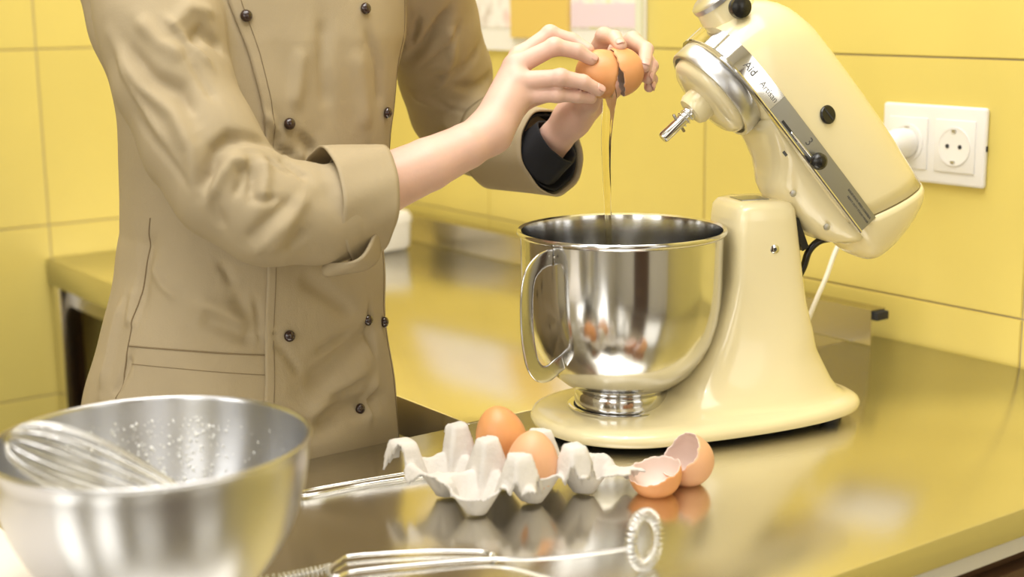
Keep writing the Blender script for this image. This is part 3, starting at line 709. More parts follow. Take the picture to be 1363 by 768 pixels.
# whisk lying in it: balloon at the left rim, handle down inside
wh = empty('balloon_whisk', (.330, 1.030, 1.045)); tag(wh, 'wire balloon whisk lying inside the large steel bowl, tip over its left rim', 'whisk')
T0 = Vector((.3080, 1.0385, 1.0520)); T1 = Vector((.4300, 0.9790, .9880)); OW = Vector((.330, 1.030, 1.045))
axw = (T1 - T0).normalized(); sA = axw.cross(Vector((0, 0, 1))).normalized(); sB = axw.cross(sA).normalized(); Lw = (T1 - T0).length
def balloon(t): # radius profile, t=0 tip .. 1 neck
    return .0235 * (math.sin(math.pi * min(1, t ** .62)) ** .80) * (1 - .25 * t) + .004 * t
for k in range(7):
    a = math.pi * k / 7; d = sA * math.cos(a) + sB * math.sin(a); pts = []
    for q in range(0, 25):
        t = 1 - q / 24; pts.append(T0 + axw * (Lw * t) + d * balloon(t) - OW)
    for q in range(1, 25):
        t = q / 24; pts.append(T0 + axw * (Lw * t) - d * balloon(t) - OW)
    tube('wire', pts, .00070, M['chrome'], wh, n=6, smooth=1)
tube('ferrule', [T1 - axw * .004 - OW, T1 + axw * .022 - OW], .0062, M['chrome_satin'], wh, n=20, smooth=1)
tube('handle', [T1 + axw * .022 - OW, T1 + axw * .034 - OW, T1 + axw * .044 - OW], lambda t: .0070 + .0012 * math.sin(3 * t), M['chrome_satin'], wh, n=20)
# egg foam drops clinging to the inner wall
def foam():
    bm = bmesh.new(); r = random.Random(4)
    for _ in range(420):
        az = r.gauss(R(62), R(20)); a = r.uniform(.62, .93) * math.pi / 2
        rad = .1170 * math.sin(a) ** .92 - .0016; z = .135 * (1 - math.cos(a)) + .0012
        q = abs(r.gauss(0, .00055)) + .0004
        mtx = Matrix.Translation((rad * math.cos(az), rad * math.sin(az), z)) @ Matrix.Rotation(az, 4, 'Z') @ Matrix.Diagonal((q * .5, q, q * 1.2, 1))
        bmesh.ops.create_icosphere(bm, subdivisions=1, radius=1, matrix=mtx)
    me = bpy.data.meshes.new('foam'); bm.to_mesh(me); bm.free()
    o = link('egg_foam', me, M['foam']); o.location = BB; tag(o, 'small drops of whisked egg foam on the inner wall of the large steel bowl', 'foam', kind='stuff')
foam()
# white board under the left side
o = box('white_board', (-.02, .99, .9004), (.362, 1.272, .9084), M['paper'], bevel=.002); tag(o, 'white board on the counter under the left side of the steel bowl', 'board')

# ---------------------------------------------------------------- coil whisk in front
cw = empty('coil_whisk', (.60, .98, .9)); tag(cw, 'blurred wire coil whisk with looped handle lying in front of the egg carton', 'whisk')
OC = Vector((.60, .98, .9))
def rel(pts, o): return [Vector(p) - o for p in pts]
tube('handle_wire', rel([(.672, .944, .9032), (.670, .955, .9032), (.660, .965, .9032), (.629, .989, .9032), (.579, 1.016, .9032), (.563, 1.014, .9032), (.545, 1.001, .9032), (.541, .990, .9032), (.546, .985, .9032), (.562, .986, .9032), (.612, .965, .9032), (.665, .938, .9032), (.690, .902, .909), (.712, .868, .9185), (.734, .838, .9275)], OC), .0017, M['chrome'], cw, n=8)
tube('wire_wrap', rel([(.668 + .0025 * math.cos(a), .941 + .0025 * math.sin(a), .9035 + .0026 * math.sin(a * 1.0)) for a in [k * .7 for k in range(10)]], OC), .0012, M['chrome'], cw, n=6, smooth=1)
rc = Vector((.7530, .8490, .9265)); nrm = (camr * .80 + camb * .60).normalized(); e1 = (Vector((0, 0, 1)) - nrm * nrm.z).normalized(); e2 = nrm.cross(e1)
coil = []
for k in range(0, 900):
    a = 2 * math.pi * k / 900; b = a * 34
    c = rc + (e1 * math.cos(a) + e2 * math.sin(a)) * .0205; rr = e1 * math.cos(a) + e2 * math.sin(a)
    coil.append(c + (rr * math.cos(b) + nrm * math.sin(b)) * .0046 - OC)
tube('spring_coil', coil + [coil[0]], .0008, M['chrome'], cw, n=5, smooth=1, closed=True)
# second wire handle behind the carton
w2 = empty('wire_handle', (.68, 1.18, .9)); OW2 = Vector((.68, 1.18, .9))
tag(w2, 'thin wire loop handle on the counter reaching under the carton from the left', 'utensil')
tube('handle_wire', rel([(.80, 1.150, .9025), (.775, 1.160, .9025), (.734, 1.1735, .9025), (.675, 1.184, .9025), (.630, 1.190, .9025), (.619, 1.187, .9025), (.618, 1.180, .9025), (.630, 1.176, .9025), (.675, 1.172, .9025), (.728, 1.160, .9025), (.775, 1.147, .9025), (.80, 1.140, .9025)], OW2), .0016, M['chrome'], w2, n=8)
# twisted spring end beside the big bowl
w3 = empty('spring_whisk', (.51, 1.01, .9)); OW3 = Vector((.51, 1.01, .9)); tag(w3, 'blurred twisted spring whisk end beside the right foot of the large steel bowl', 'whisk')
P3 = smooth_path([(.482, 1.012, .9062), (.505, 1.004, .9062), (.526, 1.000, .9062), (.546, .998, .9062)], 40); co = []
for k, p in enumerate(P3): co.append(p + Vector((.3, .6, 0)) * (.0042 * math.cos(k * .9)) + Vector((0, 0, .0042 * math.sin(k * .9))) - OW3)
tube('spring_coil', co, .0009, M['chrome'], w3, n=5, smooth=1)
tube('core_wire', rel([tuple(P3[0] + Vector((-.01, 0, -.002))), tuple(P3[60]), tuple(P3[-1])], OW3), .0011, M['chrome'], w3, n=6)

# ================================================================ the cook
person = empty('person', (.72, 1.44, 0.0)); PO = Vector((.72, 1.44, 0.0))
tag(person, 'person in khaki double-breasted chef jacket cracking an egg over the mixer bowl', 'person')
def place(o): o.parent = person; o.matrix_parent_inverse = Matrix.Translation(-PO); return o
ARM_R = [((0.6068, 1.2818, 1.1838), 0.036), ((0.6859, 1.2555, 1.1589), 0.034), ((0.7567, 1.2519, 1.1752), 0.0302), ((0.8094, 1.2431, 1.1937), 0.0268), ((0.8507, 1.2357, 1.2095), 0.0232), ((0.8808, 1.2354, 1.2214), 0.0218)]
ARM_L = [((1.0125, 1.4949, 1.2295), 0.03), ((1.0119, 1.3776, 1.1878), 0.026), ((1.0157, 1.3253, 1.182), 0.0225), ((1.0191, 1.3004, 1.204), 0.0195), ((1.0249, 1.2819, 1.2232), 0.0185)]
HAND_R = dict(wrist=[0.8823, 1.2374, 1.2235],
  mcp=[[0.9415, 1.2637, 1.2958], [0.9256, 1.2505, 1.2873], [0.9202, 1.2381, 1.2724], [0.9251, 1.2359, 1.2576]],
  fingers=[[[0.9415, 1.2637, 1.2958], [0.9733, 1.2525, 1.3194], [0.9916, 1.2372, 1.3121], [1.0007, 1.2219, 1.3027]], [[0.9256, 1.2505, 1.2873], [0.9573, 1.2245, 1.3071], [0.9775, 1.2122, 1.3021], [0.9917, 1.206, 1.2932]], [[0.9202, 1.2381, 1.2724], [0.9502, 1.2056, 1.2762], [0.9709, 1.1943, 1.2712], [0.9881, 1.1895, 1.2621]], [[0.9251, 1.2359, 1.2576], [0.9511, 1.2119, 1.2582], [0.9697, 1.2028, 1.2561], [0.9852, 1.1983, 1.2532]]],
  thumb=[[0.8983, 1.2382, 1.2333], [0.95, 1.2678, 1.2509], [0.994, 1.2665, 1.2584], [1.0132, 1.2514, 1.2647]])
HAND_L = dict(wrist=[1.0259, 1.2805, 1.2257],
  mcp=[[1.0504, 1.2734, 1.2902], [1.0707, 1.2744, 1.2928], [1.0819, 1.267, 1.281], [1.0821, 1.2569, 1.2663]],
  fingers=[[[1.0504, 1.2734, 1.2902], [1.0466, 1.2508, 1.3152], [1.0359, 1.2205, 1.3143], [1.0267, 1.1999, 1.3063]], [[1.0707, 1.2744, 1.2928], [1.0823, 1.2446, 1.3095], [1.0702, 1.2084, 1.3008], [1.0492, 1.187, 1.2846]], [[1.0819, 1.267, 1.281], [1.0918, 1.2378, 1.2946], [1.0765, 1.2069, 1.283], [1.0602, 1.1945, 1.2712]], [[1.0821, 1.2569, 1.2663], [1.0857, 1.2283, 1.2738], [1.0774, 1.2078, 1.2684], [1.0663, 1.1989, 1.2612]]],
  thumb=[[1.0262, 1.2676, 1.2355], [1.0231, 1.2481, 1.2449], [1.0272, 1.2416, 1.2563], [1.0345, 1.2415, 1.2674]])
def hand_sdf(P, hd_, fr):
    w = hd_['wrist']; d = None; hand_w = .0175 if w[0] < .95 else .0155
    for i, m in enumerate(hd_['mcp']):
        c = capsule(P, w, m, hand_w, (.0112, .0118, .0112, .0102)[i]); d = c if d is None else smin(d, c, .012)
    for i in range(3):
        d = smin(d, capsule(P, hd_['mcp'][i], hd_['mcp'][i + 1], .0105, .0100), .006)
        mid = (np.array(hd_['mcp'][i]) + np.array(hd_['mcp'][i + 1])) / 2
    for i, f in enumerate(hd_['fingers']):
        s = (1.0, 1.03, .98, .88)[i]
        g = smin(capsule(P, f[0], f[1], .0108 * s, .0088 * s), capsule(P, f[1], f[2], .0088 * s, .0077 * s), .003)
        g = smin(g, capsule(P, f[2], f[3], .0077 * s, .0066 * s), .003)
        kn = np.linalg.norm(P - np.array(f[1]), axis=1) - .0094 * s; g = smin(g, kn, .003)
        d = np.minimum(smin(d, g, .0045), smin(d, g, .0045)) if False else smin(d, g, .0016 + .0045 * np.clip(1 - np.linalg.norm(P - np.array(f[0]), axis=1) / .03, 0, 1))
    t = hd_['thumb']
    g = smin(capsule(P, t[0], t[1], .0155, .0112), capsule(P, t[1], t[2], .0112, .0094), .005); g = smin(g, capsule(P, t[2], t[3], .0094, .0078), .004)
    return smin(d, g, .008)
def arm_sdf(P, arm, hand):
    d = None
    for (a, ra), (b, rb) in zip(arm[:-1], arm[1:]):
        c = capsule(P, a, b, ra, rb); d = c if d is None else smin(d, c, .003)
    return smin(d, hand_sdf(P, hand, None), .010)
def trunk_sdf(P):
    d = (lambda k: (k - 1) * .09)(np.sqrt(((P[:, 0] - .715) / .118) ** 2 + ((P[:, 1] - 1.435) / .082) ** 2 + ((P[:, 2] - 1.17) / .36) ** 2))
    d = smin(d, capsule(P, (.745, 1.44, 1.42), (.745, 1.425, 1.52), .055, .050), .03)
    d = smin(d, capsule(P, (.62, 1.43, 1.40), (.87, 1.43, 1.40), .048, .048), .03)
    for s, sh, el in ((0, SLEEVE_R[0][0], ARM_R[0][0]), (1, SLEEVE_L[0][0], ARM_L[0][0])):
        d = smin(d, capsule(P, sh, el, .045, .038), .02)
    # head: skull, jaw, nose, ears; looks down to the bowl
    hc = np.array((.765, 1.400, 1.635)); Q = P - hc; ang = R(38)      # facing -Y turned to +X, bent forward
    f = np.array((math.sin(ang) * .88, -math.cos(ang) * .88, -.46)); f /= np.linalg.norm(f); sd = np.cross(f, (0, 0, 1)); sd /= np.linalg.norm(sd); u = np.cross(sd, f)
    a, b, c = Q @ sd, Q @ f, Q @ u
    sk = (np.sqrt((a / .074) ** 2 + ((b + .012) / .092) ** 2 + ((c - .022) / .088) ** 2) - 1) * .08
    jw = (np.sqrt((a / .055) ** 2 + ((b - .030) / .058) ** 2 + ((c + .058) / .060) ** 2) - 1) * .055
    h = smin(sk, jw, .03)
    h = smin(h, capsule(P, hc + f * .080 + u * .012, hc + f * .104 - u * .026, .007, .012), .010)
    for s in (-1, 1):
        eye = np.linalg.norm(P - (hc + f * .071 + sd * s * .030 + u * .006), axis=1) - .014; h = np.maximum(h, -eye - .002) if False else smin(h, eye + .004, .006)
        h = smin(h, capsule(P, hc + sd * s * .074 - f * .008 + u * .022, hc + sd * s * .073 - f * .004 - u * .020, .011, .007), .008)
    h = smin(h, capsule(P, hc + f * .078 - sd * .018 - u * .052, hc + f * .078 + sd * .018 - u * .052, .0065, .0065), .006)
    return smin(d, h, .02)
# body: one skin surface (arms and hands sampled finely, trunk and head coarsely)
def arm_box(arm, hand):
    pts = np.array([p for p, r in arm] + [hand['wrist']] + hand['mcp'] + [q for f in hand['fingers'] for q in f] + hand['thumb'])
    return pts.min(0) - .046, pts.max(0) + .046
AV, AF = [], []; off = 0
for arm, hand in ((ARM_R, HAND_R), (ARM_L, HAND_L)):
    lo, hi = arm_box(arm, hand); V, F = grid_mesh(lambda P: arm_sdf(P, arm, hand), lo, hi, .0016)
    AV.append(V); AF.append(F + off); off += len(V)
V, F = grid_mesh(trunk_sdf, (.50, 1.22, .80), (1.06, 1.58, 1.78), .008); AV.append(V); AF.append(F + off)
body = link('body', from_np(np.concatenate(AV), np.concatenate(AF), 'body'), M['skin']); place(body)
sm = body.modifiers.new('smooth', 'SMOOTH'); sm.factor = .5; sm.iterations = 2
tag(body, 'fair skin of the forearms and hands')

# fingernails
def nail(tip, dip, nrm_, w=.0052, l=.0070):
    tip, dip = Vector(tip), Vector(dip); d = (tip - dip).normalized(); n = (Vector(nrm_) - d * Vector(nrm_).dot(d)).normalized(); s = d.cross(n)
    V, F = [], []; c = tip + d * .0005; NU, NV = 8, 6
    for i in range(NU + 1):
        for j in range(NV + 1):
            a = -1 + 2 * i / NU; b = -1 + 2 * j / NV; e = math.sqrt(max(0, 1 - abs(b) ** 3 * .8))
            ang = a * .85 * e; p = c + s * (math.sin(ang) * (w + .0012)) + n * (math.cos(ang) * (w + .0012) + .0002) + d * (b * l * .75 - .0005) - n * .0009 * max(0, b) ** 2
            V.append(tuple(p))
    for i in range(NU):
        for j in range(NV): F.append((i * (NV + 1) + j, (i + 1) * (NV + 1) + j, (i + 1) * (NV + 1) + j + 1, i * (NV + 1) + j + 1))
    me = from_np(V, F, 'fingernail'); o = link('fingernail', me, M['nail']); s_ = o.modifiers.new('thick', 'SOLIDIFY'); s_.thickness = .0006; s_.offset = 0
    o.parent = body; o.matrix_parent_inverse = Matrix.Identity(4); return o
upc = camu * .75 + camb * .65
fr = HAND_R['fingers']; fl = HAND_L['fingers']
nail(fr[1][3], fr[1][2], camu * .45 + camb * .65 + camr * .5)
nail(fr[2][3], fr[2][2], camu * .55 + camb * .75)
nail(fl[0][3], fl[0][2], camu * .35 + camb * .9)
nail(fl[1][3], fl[1][2], camb * 1.0 + camr * .1)
nail(fl[2][3], fl[2][2], camr * .7 + camb * .6)
nail(fl[3][3], fl[3][2], camr * .8 + camb * .5)

# jacket
FOLDS = [
    ([(0.645, 1.261, 1.221), (0.597, 1.249, 1.234), (0.581, 1.248, 1.224), (0.571, 1.245, 1.206), (0.561, 1.250, 1.182)], 0.007, -0.0070),
    ([(0.616, 1.231, 1.210), (0.591, 1.238, 1.214), (0.578, 1.237, 1.198), (0.569, 1.243, 1.176)], 0.008, 0.0045),
    ([(0.609, 1.239, 1.219), (0.605, 1.226, 1.200), (0.598, 1.219, 1.180)], 0.005, -0.0045),
    ([(0.623, 1.235, 1.214), (0.616, 1.220, 1.196), (0.607, 1.213, 1.175)], 0.006, 0.0035),
    ([(0.638, 1.240, 1.214), (0.647, 1.233, 1.208), (0.658, 1.216, 1.194)], 0.005, -0.0035),
    ([(0.533, 1.333, 1.319), (0.546, 1.298, 1.288), (0.564, 1.282, 1.278), (0.570, 1.262, 1.251)], 0.009, -0.0050),
    ([(0.527, 1.351, 1.329), (0.538, 1.306, 1.282), (0.555, 1.276, 1.257), (0.562, 1.258, 1.225), (0.560, 1.252, 1.185)], 0.009, 0.0045),
    ([(0.624, 1.308, 1.310), (0.598, 1.303, 1.330), (0.580, 1.295, 1.317)], 0.008, -0.0050),
    ([(0.618, 1.316, 1.345), (0.589, 1.310, 1.352), (0.567, 1.306, 1.332)], 0.008, 0.0030),
    ([(0.641, 1.208, 1.180), (0.608, 1.211, 1.157), (0.595, 1.228, 1.138)], 0.008, -0.0040),
    ([(0.654, 1.210, 1.185), (0.627, 1.206, 1.155), (0.611, 1.223, 1.127)], 0.008, 0.0035),
    ([(0.648, 1.205, 1.149), (0.630, 1.215, 1.131)], 0.006, -0.0030),
    ([(0.544, 1.326, 1.346), (0.558, 1.304, 1.319), (0.577, 1.289, 1.305)], 0.009, 0.0035),
    ([(0.584, 1.237, 1.207), (0.572, 1.240, 1.174), (0.582, 1.239, 1.148)], 0.007, -0.0030),
    ([(0.922, 1.363, 1.352), (0.915, 1.392, 1.315), (0.910, 1.443, 1.285)], 0.008, -0.0070),
    ([(0.998, 1.415, 1.302), (0.966, 1.413, 1.277), (0.936, 1.440, 1.264)], 0.008, -0.0050),
    ([(0.929, 1.377, 1.331), (0.946, 1.401, 1.293), (0.948, 1.421, 1.271)], 0.008, 0.0040),
    ([(1.033, 1.442, 1.267), (0.989, 1.427, 1.253), (0.966, 1.426, 1.260)], 0.007, -0.0040),
    ([(0.935, 1.473, 1.252), (0.965, 1.447, 1.234), (0.982, 1.425, 1.226)], 0.008, 0.0030),
    ([(0.964, 1.470, 1.205), (0.969, 1.438, 1.191), (0.990, 1.431, 1.156)], 0.008, -0.0040),
    ([(0.594, 1.339, 1.052), (0.624, 1.322, 1.035), (0.648, 1.315, 1.019)], 0.010, -0.0045),
    ([(0.591, 1.343, 1.067), (0.619, 1.326, 1.054), (0.646, 1.317, 1.036)], 0.010, 0.0030),
    ([(0.628, 1.326, 1.076), (0.639, 1.319, 1.045), (0.649, 1.315, 1.021)], 0.009, -0.0030),
    ([(0.694, 1.316, 1.085), (0.733, 1.316, 1.056), (0.762, 1.322, 1.031)], 0.011, -0.0040),
    ([(0.798, 1.337, 1.014), (0.743, 1.314, 0.995), (0.689, 1.307, 0.965)], 0.013, -0.0060),
    ([(0.795, 1.328, 0.936), (0.737, 1.308, 0.936), (0.695, 1.303, 0.921)], 0.012, -0.0070),
    ([(0.782, 1.325, 0.977), (0.729, 1.309, 0.959), (0.690, 1.304, 0.933)], 0.011, 0.0050),
    ([(0.694, 1.319, 1.227), (0.714, 1.318, 1.209), (0.675, 1.219, 1.198)], 0.008, -0.0030),
    ([(0.680, 1.322, 1.249), (0.682, 1.320, 1.226), (0.647, 1.242, 1.213)], 0.006, -0.0025),
    ([(0.723, 1.318, 1.224), (0.673, 1.202, 1.179), (0.697, 1.204, 1.126)], 0.014, -0.0030),
    ([(0.774, 1.324, 1.312), (0.783, 1.326, 1.266), (0.787, 1.329, 1.219)], 0.012, 0.0030),
    ([(0.545, 1.308, 1.190), (0.569, 1.392, 1.116), (0.548, 1.387, 1.035)], 0.010, -0.0030),
    ([(0.551, 1.418, 1.068), (0.537, 1.421, 1.022), (0.520, 1.418, 0.966)], 0.009, 0.0040),
    ([(0.556, 1.403, 1.077), (0.545, 1.395, 1.034)], 0.008, 0.0030),
    ([(0.645, 1.246, 1.215), (0.706, 1.318, 1.205), (0.683, 1.238, 1.207)], 0.004, 0.0025),
    ([(0.625, 1.239, 1.217), (0.635, 1.228, 1.206), (0.649, 1.221, 1.199)], 0.004, -0.0030),
    ([(0.600, 1.234, 1.211), (0.595, 1.227, 1.197), (0.587, 1.227, 1.182)], 0.004, -0.0030),
    ([(0.585, 1.243, 1.217), (0.573, 1.242, 1.203), (0.565, 1.246, 1.180)], 0.004, -0.0025),
    ([(0.597, 1.220, 1.182), (0.610, 1.212, 1.178), (0.623, 1.209, 1.181)], 0.004, -0.0025),
    ([(0.625, 1.205, 1.162), (0.609, 1.215, 1.140), (0.603, 1.231, 1.126)], 0.004, 0.0025),
    ([(0.574, 1.297, 1.318), (0.583, 1.284, 1.294), (0.593, 1.266, 1.264)], 0.004, -0.0025),
    ([(0.564, 1.313, 1.346), (0.581, 1.298, 1.322), (0.601, 1.285, 1.294)], 0.004, 0.0030),
    ([(0.533, 1.318, 1.257), (0.542, 1.280, 1.224), (0.556, 1.258, 1.190)], 0.004, -0.0025),
    ([(0.530, 1.337, 1.305), (0.537, 1.306, 1.264), (0.545, 1.277, 1.231)], 0.004, 0.0030),
    ([(0.890, 1.374, 1.344), (0.901, 1.413, 1.307), (0.856, 1.369, 1.281)], 0.004, -0.0040),
    ([(0.944, 1.379, 1.331), (0.935, 1.399, 1.298), (0.922, 1.427, 1.280)], 0.004, -0.0035),
    ([(0.976, 1.407, 1.292), (0.957, 1.419, 1.271), (0.947, 1.442, 1.253)], 0.004, 0.0035),
    ([(0.951, 1.449, 1.244), (0.973, 1.443, 1.230), (0.986, 1.416, 1.226)], 0.004, -0.0030),
    ([(0.672, 1.321, 1.223), (0.683, 1.319, 1.211), (0.699, 1.318, 1.204)], 0.004, -0.0030),
    ([(0.670, 1.324, 1.249), (0.679, 1.321, 1.234), (0.688, 1.319, 1.223)], 0.004, 0.0025),
    ([(0.702, 1.318, 1.227), (0.716, 1.318, 1.215), (0.722, 1.318, 1.205)], 0.004, -0.0025),
    ([(0.649, 1.319, 1.067), (0.652, 1.316, 1.040), (0.652, 1.314, 1.018)], 0.004, -0.0030),
    ([(0.663, 1.314, 1.031), (0.671, 1.313, 1.024)], 0.003, -0.0020),
    ([(0.662, 1.313, 1.019), (0.675, 1.311, 1.006), (0.690, 1.308, 0.980)], 0.004, -0.0025),
    ([(0.760, 1.320, 1.015), (0.729, 1.313, 1.009), (0.705, 1.311, 1.001)], 0.005, -0.0040),
    ([(0.784, 1.331, 1.043), (0.786, 1.330, 1.010), (0.790, 1.329, 0.976)], 0.004, -0.0030),
    ([(0.766, 1.318, 0.962), (0.744, 1.312, 0.955), (0.715, 1.307, 0.952)], 0.005, -0.0040),
    ([(0.791, 1.328, 0.960), (0.775, 1.319, 0.939), (0.770, 1.315, 0.912)], 0.005, 0.0035),
    ([(0.568, 1.386, 1.101), (0.571, 1.368, 1.081), (0.582, 1.350, 1.067)], 0.006, 0.0025),
    ([(0.542, 1.385, 1.013), (0.534, 1.388, 0.990), (0.524, 1.396, 0.967)], 0.005, -0.0030),
    ([(0.628, 1.326, 1.080), (0.623, 1.330, 1.095), (0.617, 1.334, 1.103)], 0.005, -0.0030),
    ([(0.741, 1.325, 1.343), (0.735, 1.321, 1.291), (0.739, 1.319, 1.245)], 0.009, -0.0030),
    ([(0.786, 1.328, 1.334), (0.805, 1.332, 1.288), (0.812, 1.339, 1.240)], 0.007, -0.0030),
    ([(0.713, 1.322, 1.314), (0.707, 1.321, 1.277), (0.698, 1.320, 1.248)], 0.009, 0.0025),
]
SEAM_SIDE = [(0.541, 1.296, 1.200), (0.573, 1.390, 1.146), (0.566, 1.395, 1.108), (0.552, 1.393, 1.056), (0.537, 1.391, 1.004), (0.525, 1.391, 0.967)]
SEAM_ARM = [(0.529, 1.346, 1.340), (0.531, 1.337, 1.318)]
SEAM_SLEEVE_UNDER = [(0.597, 1.352, 1.128), (0.615, 1.337, 1.110), (0.603, 1.239, 1.121), (0.637, 1.229, 1.116), (0.677, 1.228, 1.109)]
SEAM_FRONT = [(0.646, 1.343, 1.359), (0.660, 1.330, 1.305), (0.667, 1.325, 1.262), (0.669, 1.323, 1.232)]
SEAM_FRONT2 = [(0.663, 1.319, 1.094), (0.656, 1.315, 1.032), (0.649, 1.310, 0.971), (0.645, 1.307, 0.941)]
SEAM_POCKET = [(0.542, 1.390, 1.019), (0.570, 1.348, 1.019), (0.614, 1.322, 1.013), (0.653, 1.313, 1.007)]
SEAM_POCKET2 = [(0.538, 1.387, 1.002), (0.568, 1.345, 1.001), (0.612, 1.320, 0.994), (0.651, 1.311, 0.987)]
BUTTONS = [(0.661, 1.336, 1.343), (0.693, 1.319, 1.237), (0.680, 1.313, 1.023), (0.790, 1.330, 1.348), (0.820, 1.344, 1.240), (0.782, 1.329, 1.022), (0.765, 1.315, 0.930), (0.814, 1.349, 1.012)]

def fold_offset(P):
    d = np.zeros(len(P))
    for pts, wd, am in FOLDS:
        q = np.array(pts); m = ((P > q.min(0) - 3.2 * wd) & (P < q.max(0) + 3.2 * wd)).all(1)
        if not m.any(): continue
        r, t = line_distance(P[m], pts); d[m] += 1.75 * am * np.exp(-(r / (wd * .85)) ** 2) * np.clip(np.sin(np.pi * np.clip(t, .04, .96)) * 1.8, 0, 1)
    # slack of the cloth: low, broad undulation
    x, y, z = P.T
    d += .0011 * np.sin(31 * x + 17 * z + 2 * np.sin(23 * y)) + .0008 * np.sin(47 * z - 29 * x + 19 * y) + .0006 * np.sin(83 * x + 61 * z)
    return d
V, F = grid_mesh(jacket_base, (.49, 1.17, .69), (1.09, 1.59, 1.53), .0029)
N = gradient(jacket_base, V)
V = V + N * fold_offset(V)[:, None]
jk = link('jacket', from_np(V, F, 'jacket'), M['cloth']); place(jk)
sm = jk.modifiers.new('smooth', 'SMOOTH'); sm.factor = .5; sm.iterations = 3
def sub(o, loc=True): o.parent = jk; return o      # jk itself sits at its parent's inverse, so world coordinates stay
def on_jacket(pts, lift=.0):
    P = np.array([tuple(p) for p in pts])
    for _ in range(6): P = P - gradient(jacket_base, P) * jacket_base(P)[:, None]
    return P + gradient(jacket_base, P) * (fold_offset(P) + lift)[:, None]
def seam(name, pts, r=.0007, lift=.0002):
    P = on_jacket(smooth_path(pts, 14), lift); o = tube(name, [tuple(p) for p in P], r, M['cloth_seam'], None, n=6, smooth=1); return sub(o)
seam('side_seam', SEAM_SIDE[1:]); seam('pocket_seam', SEAM_POCKET, .0009); seam('pocket_stitching', SEAM_POCKET2, .0004)
# double-breasted front panel: 2.5 mm proud of the jacket, its edge running down the chest
def panel():
    zz = np.linspace(.74, 1.455, 160); sx = np.array(SEAM_FRONT2[::-1] + SEAM_FRONT[::-1]); X0 = np.interp(zz, sx[:, 2], sx[:, 0])
    cx_, cy_, a, b = [np.interp(zz, TORSO[:, 0], TORSO[:, i]) for i in (1, 2, 3, 4)]
    X1 = cx_ + a * .90; nu = 60; P = []
    for k in range(len(zz)):
        xs = np.linspace(X0[k], X1[k], nu); r = np.clip(1 - (np.abs(xs - cx_[k]) / a[k]) ** 2.3, 0, 1) ** (1 / 2.3)
        P += [(x, cy_[k] - b[k] * q, zz[k]) for x, q in zip(xs, r)]
    P = np.array(P); P = P - gradient(torso, P) * torso(P)[:, None]; P = P + gradient(torso, P) * (fold_offset(P) + .0026)[:, None]
    F = [(k * nu + i, k * nu + i + 1, (k + 1) * nu + i + 1, (k + 1) * nu + i) for k in range(len(zz) - 1) for i in range(nu - 1)]
    o = link('front_panel', from_np(P, F, 'panel'), M['cloth']); s = o.modifiers.new('thick', 'SOLIDIFY'); s.thickness = .0035; s.offset = -1; sub(o)
    e = tube('panel_stitching', [tuple(P[k * nu + 3] + np.array((0, -.0003, 0))) for k in range(0, len(zz), 2)], .0004, M['cloth_seam'], None, n=5, smooth=1); sub(e)
    e = tube('panel_stitching', [tuple(P[k * nu + nu - 4] + np.array((.0002, -.0003, 0))) for k in range(0, len(zz), 2)], .0004, M['cloth_seam'], None, n=5, smooth=1); sub(e)
panel()
for p in BUTTONS:
    q = on_jacket([p], .0028)[0]; n_ = gradient(jacket_base, np.array([p]))[0]
    o = lathe('button', [(0, 0), (.0052, 0), (.0060, .0012), (.0060, .0026), (.0048, .0048), (.0026, .0060), (0, .0064)], M['button'], None, n=28, loc=tuple(q), axis=tuple(n_), sharp=70); sub(o)
# turned-back cuffs
def cuff(name, c0, c1, r0, r1, sag, m, thick=.0022, flare=None, n=72, rows=14, tilt=(0, 0, 0), edge=0.0):
    """open tube from c0 to c1 (towards the hand); sag lowers the underside"""
    c0, c1 = Vector(c0), Vector(c1); ax_ = (c1 - c0).normalized(); s = ax_.cross(Vector((0, 0, 1))).normalized(); u = s.cross(ax_)
    V = []
    for i in range(rows + 1):
        t = i / rows; c = c0.lerp(c1, t); r = r0 + (r1 - r0) * t
        for k in range(n):
            a = 2 * math.pi * k / n; dn = max(0, -math.sin(a))
            w = 1 + .018 * math.sin(5 * a + t * 2) + .012 * math.sin(9 * a - 3 * t)
            sh = ax_ * (Vector(tilt).x * math.sin(a) + Vector(tilt).y * math.cos(a)) + ax_ * (edge * dn ** 2.2 * (1 - t))
            V.append(tuple(c + sh + (s * math.cos(a) + u * math.sin(a)) * (r * w) - Vector((0, 0, 1)) * (sag * dn ** 1.5)))
    F = [(i * n + k, i * n + (k + 1) % n, (i + 1) * n + (k + 1) % n, (i + 1) * n + k) for i in range(rows) for k in range(n)]
    o = link(name, from_np(V, F, name), m); me = o.data
    mod = o.modifiers.new('thick', 'SOLIDIFY'); mod.thickness = thick; mod.offset = 0
    return sub(o)
CR0, CR1 = Vector((.6891, 1.2536, 1.1603)), Vector((.7500, 1.2470, 1.1657))
cuff('cuff', CR0, CR1, 0.0565, .0510, .003, M['cloth'], tilt=(.010, 0, 0), edge=.034)
cuff('cuff_lining', CR0 + Vector((.02, 0, .004)), CR1 + Vector((-.003, 0, 0)), .0485, .0468, .004, M['cloth'], tilt=(.010, 0, 0))
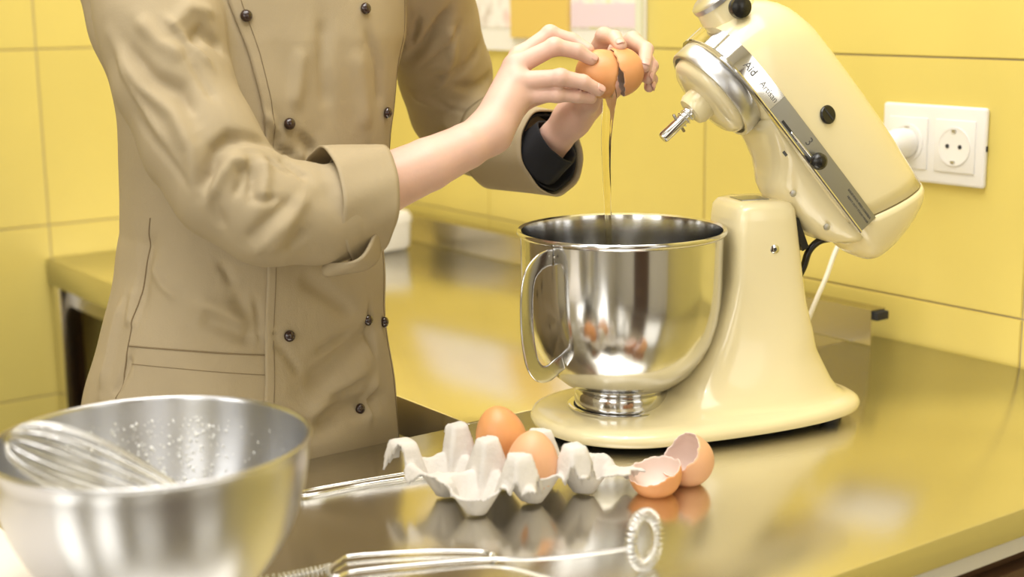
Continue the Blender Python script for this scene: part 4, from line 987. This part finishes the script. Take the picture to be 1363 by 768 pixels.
# loose hanging corner of the right cuff
fl_pts = [[(0.684, 1.2381, 1.1082), (0.6915, 1.202, 1.1123), (0.7064, 1.1988, 1.1183), (0.7209, 1.2063, 1.1405)], [(0.6795, 1.2335, 1.102), (0.6923, 1.2065, 1.1072), (0.7126, 1.2013, 1.1107), (0.7316, 1.2113, 1.1411)], [(0.6807, 1.2375, 1.0961), (0.6957, 1.2214, 1.101), (0.7185, 1.2173, 1.1011), (0.7374, 1.2241, 1.1076)]]
V = [p for r_ in fl_pts for p in r_]; F = [(i * 4 + j, i * 4 + j + 1, (i + 1) * 4 + j + 1, (i + 1) * 4 + j) for i in range(2) for j in range(3)]
o = link('cuff_corner', from_np(V, F, 'c'), M['cloth']); o.modifiers.new('s', 'SUBSURF').levels = 2; o.modifiers[0].render_levels = 2; t_ = o.modifiers.new('t', 'SOLIDIFY'); t_.thickness = .003; sub(o)
CL0, CL1 = Vector((1.0130, 1.4150, 1.190)), Vector((1.0180, 1.3080, 1.188))
cuff('cuff', CL0, CL1, .0500, .0450, .004, M['cloth'], tilt=(-.012, 0, 0))
cuff('shirt_sleeve', (1.0050, 1.3240, 1.1750), (1.0185, 1.2995, 1.1990), .0325, .0290, 0, M['cloth_black'])
cuff('cuff_lining', CL0 + Vector((0, -.03, 0)), CL1 + Vector((0, .005, 0)), .0415, .0395, .003, M['cloth_black'], tilt=(-.012, 0, 0))

# trousers, shoes, hair: out of the frame but part of the person
def legs(P):
    d = None
    for s in (-1, 1):
        x = .690 + s * .085
        c = smin(capsule(P, (x - s * .01, 1.44, .86), (x, 1.43, .48), .078, .060), capsule(P, (x, 1.43, .48), (x + s * .01, 1.45, .085), .062, .050), .03)
        d = c if d is None else smin(d, c, .01)
    d = smin(d, capsule(P, (.67, 1.45, .90), (.74, 1.45, .90), .095, .095), .04)
    return np.maximum(d, .045 - P[:, 2])
V, F = grid_mesh(legs, (.48, 1.28, .02), (.95, 1.62, 1.03), .010); place(link('trousers', from_np(V, F, 't'), M['trouser']))
for s in (-1, 1):
    x = .700 + s * .097
    def shoe(P): return np.maximum(smin(capsule(P, (x, 1.475, .045), (x + s * .01, 1.31, .032), .040, .034), capsule(P, (x, 1.46, .05), (x, 1.46, .10), .038, .042), .02), .004 - P[:, 2])
    V, F = grid_mesh(shoe, (x - .07, 1.24, -.01), (x + .08, 1.55, .16), .007); place(link('shoe', from_np(V, F, 's'), M['rubber']))
def hair(P):
    hc = np.array((.765, 1.400, 1.635)); ang = R(38); f = np.array((math.sin(ang) * .88, -math.cos(ang) * .88, -.46)); f /= np.linalg.norm(f); sd = np.cross(f, (0, 0, 1)); sd /= np.linalg.norm(sd); u = np.cross(sd, f); Q = P - hc
    a, b, c = Q @ sd, Q @ f, Q @ u
    d = (np.sqrt((a / .083) ** 2 + ((b + .016) / .101) ** 2 + ((c - .030) / .094) ** 2) - 1) * .085
    d = np.maximum(d, np.minimum(b - .058, 1) - .35 * (c - .02)); d = np.maximum(d, -c - .03 - .2 * (-b))
    return smin(d, np.linalg.norm(P - (hc - f * .115 + u * .02), axis=1) - .035, .02)
V, F = grid_mesh(hair, (.60, 1.22, 1.50), (.92, 1.58, 1.80), .006); place(link('hair', from_np(V, F, 'h'), M['hair']))
